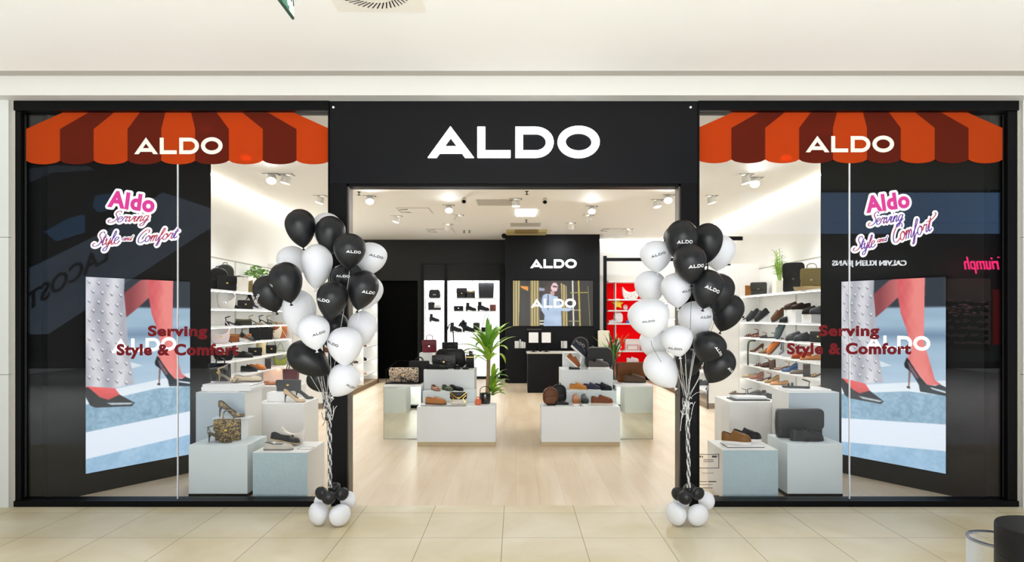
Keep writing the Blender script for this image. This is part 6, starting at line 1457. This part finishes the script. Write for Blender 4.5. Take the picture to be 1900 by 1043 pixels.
p = shelfpos(R_, 4, 1497, 4.02); box_thing('display_card', p[0]-.05, p[0]+.05, p[1], p[1]+.01, p[2], p[2]+.18, cm((78, 72, 70), .5), 'dark upright card with two cut outs on the fifth right shelf', 'card')
for px, kind, c, lb in ((1392, 'flat', (214, 190, 160), 'beige flat shoe innermost on the sixth right shelf'), (1404, 'wedge', (190, 134, 112), 'rose brown mule on the sixth right shelf'), (1417, 'blocksandal', (150, 96, 76), 'copper sandal on the sixth right shelf'), (1432, 'wedge', (196, 158, 104), 'camel ankle mule on the sixth right shelf'),
                        (1446, 'flat', (222, 170, 112), 'golden tan flat on the sixth right shelf'), (1519, 'sneaker', (178, 150, 124), 'beige sneaker at the outer end of the sixth right shelf')):
    sshoe(R_, 5, px, kind, c, lb)
for i, (px, c) in enumerate(((1406, (80, 60, 46)), (1424, (60, 60, 62)))):
    sshoe(R_, 6, px, 'loafer', c, ('brown' if i == 0 else 'dark grey')+' loafer low on the lowest right shelf')

# ---------------------------------------------------------------- goods in the lit niches of the back wall
zn = zb+.24
def N(px, py): return (X(px, zn), zn-DIST, ZW(py, zn))
NG = None
shv = {k: ZW(k, zb+.1)+.001 for k in (553, 575, 597, 577, 616)}
def nat(px, lv): return (X(px, zn), zn-DIST, shv[lv])
put_bag('bowling', nat(806.5, 553), .32, .225, .12, (16, 16, 17), 'black domed bag with small white badge, top shelf of the narrow niche', handle_h=.09)
put_bag('tote', nat(800.5, 575), .16, .2, .08, (26, 26, 28), 'black bag on the second shelf of the narrow niche', handle_h=.02)
put_bag('satchel', nat(812, 575), .18, .13, .07, (30, 30, 32), 'black and white handbag with a hoop handle, second shelf of the narrow niche', handle_h=.1, col2=(226, 224, 220), metal='chrome')
put_shoe('boot', (X(806, zn), zn-DIST, shv[597]), (28, 28, 30), 'black chunky boot on the third shelf of the narrow niche', sc=.95)
put_shoe('tallboot', (X(804, zn), zn-DIST, nb), (212, 164, 92), 'tall tan boot at the foot of the narrow niche', sc=1.5, rz=-PI/2)
put_shoe('tallboot', (X(813, zn), zn-DIST, nb), (38, 30, 28), 'tall dark boot at the foot of the narrow niche', sc=1.5, rz=-PI/2)
for i, (px, sc) in enumerate(((800, 1.0), )): pass
put_bag('clutch', nat(857, 553), .28, .27, .08, (34, 34, 36), 'wide black flap bag, top shelf of the wide niche')
put_bag('pouch', nat(872, 553), .28, .2, .08, (42, 42, 44), 'slanting black bag, top shelf of the wide niche')
put_bag('tote', nat(902, 553), .39, .41, .1, (40, 42, 46), 'tall black ribbed tote, top shelf of the wide niche', handle_h=.0, metal='chrome')
put_bag('clutch', nat(851, 577), .25, .13, .07, (26, 26, 28), 'low black and silver clutch, second shelf of the wide niche', metal='chrome')
put_shoe('boot', (X(874, zn), zn-DIST, shv[577]), (36, 36, 38), 'slim black ankle boot, second shelf of the wide niche', sc=1.0)
put_shoe('boot', (X(897, zn), zn-DIST, shv[577]), (40, 40, 42), 'heavy black laced boot, second shelf of the wide niche', sc=1.12, laces=(90, 90, 90))
box_thing('gift_box', X(909, zn), X(920, zn), zn-DIST, zn-DIST+.1, shv[577], shv[577]+.17, cm((110, 50, 36), .5), 'small rust red box with white label, second shelf of the wide niche', 'box')
put_shoe('boot', (X(846, zn), zn-DIST, shv[616]), (44, 46, 46), 'dark grey ankle boot, third shelf of the wide niche', sc=1.15)
put_shoe('boot', (X(858, zn), zn-DIST-.06, shv[616]+.09), (26, 26, 28), 'black bow boot tilted up, third shelf of the wide niche', sc=.95, ry=.6)
put_shoe('boot', (X(870, zn), zn-DIST, shv[616]), (50, 50, 52), 'charcoal boot behind the bow boot, third shelf of the wide niche', sc=1.2)
put_bag('tote', nat(884, 616), .16, .24, .09, (36, 44, 30), 'dark olive bag behind the plant, third shelf of the wide niche', handle_h=.02)
put_bag('clutch', nat(903, 616), .28, .12, .08, (26, 26, 28), 'black sling bag with a tall triangular strap, third shelf of the wide niche', strap=.42, name='sling_bag')
for i, (px, c, lb) in enumerate(((853, (32, 32, 34), 'tall black boot left in the foot of the wide niche'), (873, (46, 56, 46), 'tall dark green boot in the foot of the wide niche'))):
    put_shoe('tallboot', (X(px, zn), zn-DIST, nb), c, lb, sc=1.5, rz=-PI/2)

# ---------------------------------------------------------------- goods on the red display
zr = zb-.2
def Rd(px, py): return (X(px, zr), zr-DIST, ZW(py, zr))
rs_ = {k: ZW(k, zb)+.019 for k in (557, 577, 601, 651)}
dots = spots_mat('white_with_dark_dots', (40, 36, 50), (246, 244, 244), 40, .36)
def rat(px, k): return (X(px, zr), zr-DIST, rs_[k])
put_bag('hobo', rat(1170, 557), .44, .34, .1, (244, 242, 240), 'white bag with dark speckles on the top red shelf', mats=dots, handle_h=0)
o_ = [(.17*math.cos(t+PI/2)*(1 if i % 2 == 0 else .55), .15+.14*math.sin(t+PI/2)*(1 if i % 2 == 0 else .55)) for i, t in enumerate(np.linspace(0, 2*PI, 11)[:-1])]
t = empty('star_bag', rat(1146, 577), 'yellow and white star shaped bag on the second red shelf', 'bag'); MB().slab([(x, z+.01) for x, z in o_], .09, .3).obj('body', cm((240, 200, 30), .4), t, smooth=True); MB().slab([(-.07, .24), (.07, .24), (.05, .30), (-.05, .30)], .05, .2).obj('top_panel', cm((246, 244, 242), .5), t)
put_bag('round', rat(1160.5, 577), .12, .12, .06, (240, 214, 214), 'small pale pink round bag on the second red shelf')
put_bag('backpack', rat(1147, 601), .25, .29, .1, (246, 240, 240), 'white backpack with red line on the third red shelf', metal='steel')
put_shoe('sneaker', (X(1136, zr), zr-DIST-.05, rs_[601]), (238, 234, 234), 'white sneaker beside the white backpack on the third red shelf', sc=.7)
box_thing('shoe_box', X(1162, zr), X(1170, zr), zr-DIST, zr-DIST+.1, rs_[601], rs_[601]+.07, cm((60, 110, 190), .5), 'blue box on the third red shelf', 'box')
for a, b, h, c, lb in ((1160, 1186, .30, (246, 240, 238), 'large white box with red edging on the fourth red shelf'), (1189, 1197, .16, (244, 236, 234), 'narrow white box beside the balloons, fourth red shelf'), (1199, 1212, .26, (246, 232, 228), 'white box with red marks half behind the balloons, fourth red shelf')):
    r = empty('gift_box', ((X(a, zr)+X(b, zr))/2, zr-DIST, rs_[651]), lb, 'box', 'boxes on the red display'); hw = (X(b, zr)-X(a, zr))/2
    MB().box(-hw, hw, -.06, .1, 0, h, bev=.003).obj('carton', cm(c, .5), r)
    MB().box(-hw*.8, hw*.8, -.064, -.06, h*.05, h*.09).box(-hw*.8, hw*.8, -.064, -.06, h*.46, h*.5).box(-hw*.8, -hw*.72, -.064, -.06, h*.05, h*.5).box(hw*.72, hw*.8, -.064, -.06, h*.05, h*.5).obj('red_edging', cm((206, 30, 36), .5), r)
put_bag('hobo', rat(1139, 651), .16, .32, .08, (240, 236, 226), 'tall cream bag behind the palm leaves, fourth red shelf', handle_h=0)
put_bag('tote', rat(1145, 651), .14, .26, .08, (240, 232, 228), 'white tote behind the palm leaves, fourth red shelf', handle_h=.0)
put_shoe('sneaker', (X(1174, zr), zr-DIST, ZW(673, zr)), (244, 240, 240), 'white sneaker in the bottom red compartment', sc=1.15)
box_thing('display_block', X(1150, zr), X(1200, zr), zr-DIST-.08, zr-DIST+.12, .1, ZW(673, zr)-.001, mat('red_block', (206, 22, 26), .5), 'red block under the white sneaker in the bottom compartment', 'display block')
put_bag('tote', (X(1120, 15.3), 15.3-DIST, ZW(652, 15.3)), .26, .50, .1, (240, 236, 220), 'cream woven bag beside the black post', handle_h=0)
box_thing('side_table', X(1105, 15.3), X(1132, 15.3), 15.2-DIST, 15.45-DIST, 0, ZW(652.5, 15.3), cm((20, 20, 20), .5), 'black block beside the post under the cream woven bag', 'display block')
# little shoes on the deep side shelves seen between balloons and opening
cols = [(196, 120, 70), (90, 60, 44), (220, 176, 140), (40, 40, 42), (150, 96, 60), (230, 214, 196)]
for s in (-1, 1):
    for j, zz in enumerate((.3, .62, .95, 1.28)):
        for i in range(5):
            y = 11.75-DIST+i*.8; c = cols[(i*2+j+(s > 0)) % 6]
            put_shoe(('flat', 'derby')[(i+j) % 2], (s*3.64, y, zz+.001), c, 'small shoe in row %s from the floor, place %s from the front, deep %s shelving' % (('one', 'two', 'three', 'four')[j], ('one', 'two', 'three', 'four', 'five')[i], 'left' if s < 0 else 'right'), 'shoes on the deep side shelving', rz=0 if s < 0 else PI, sc=.95)
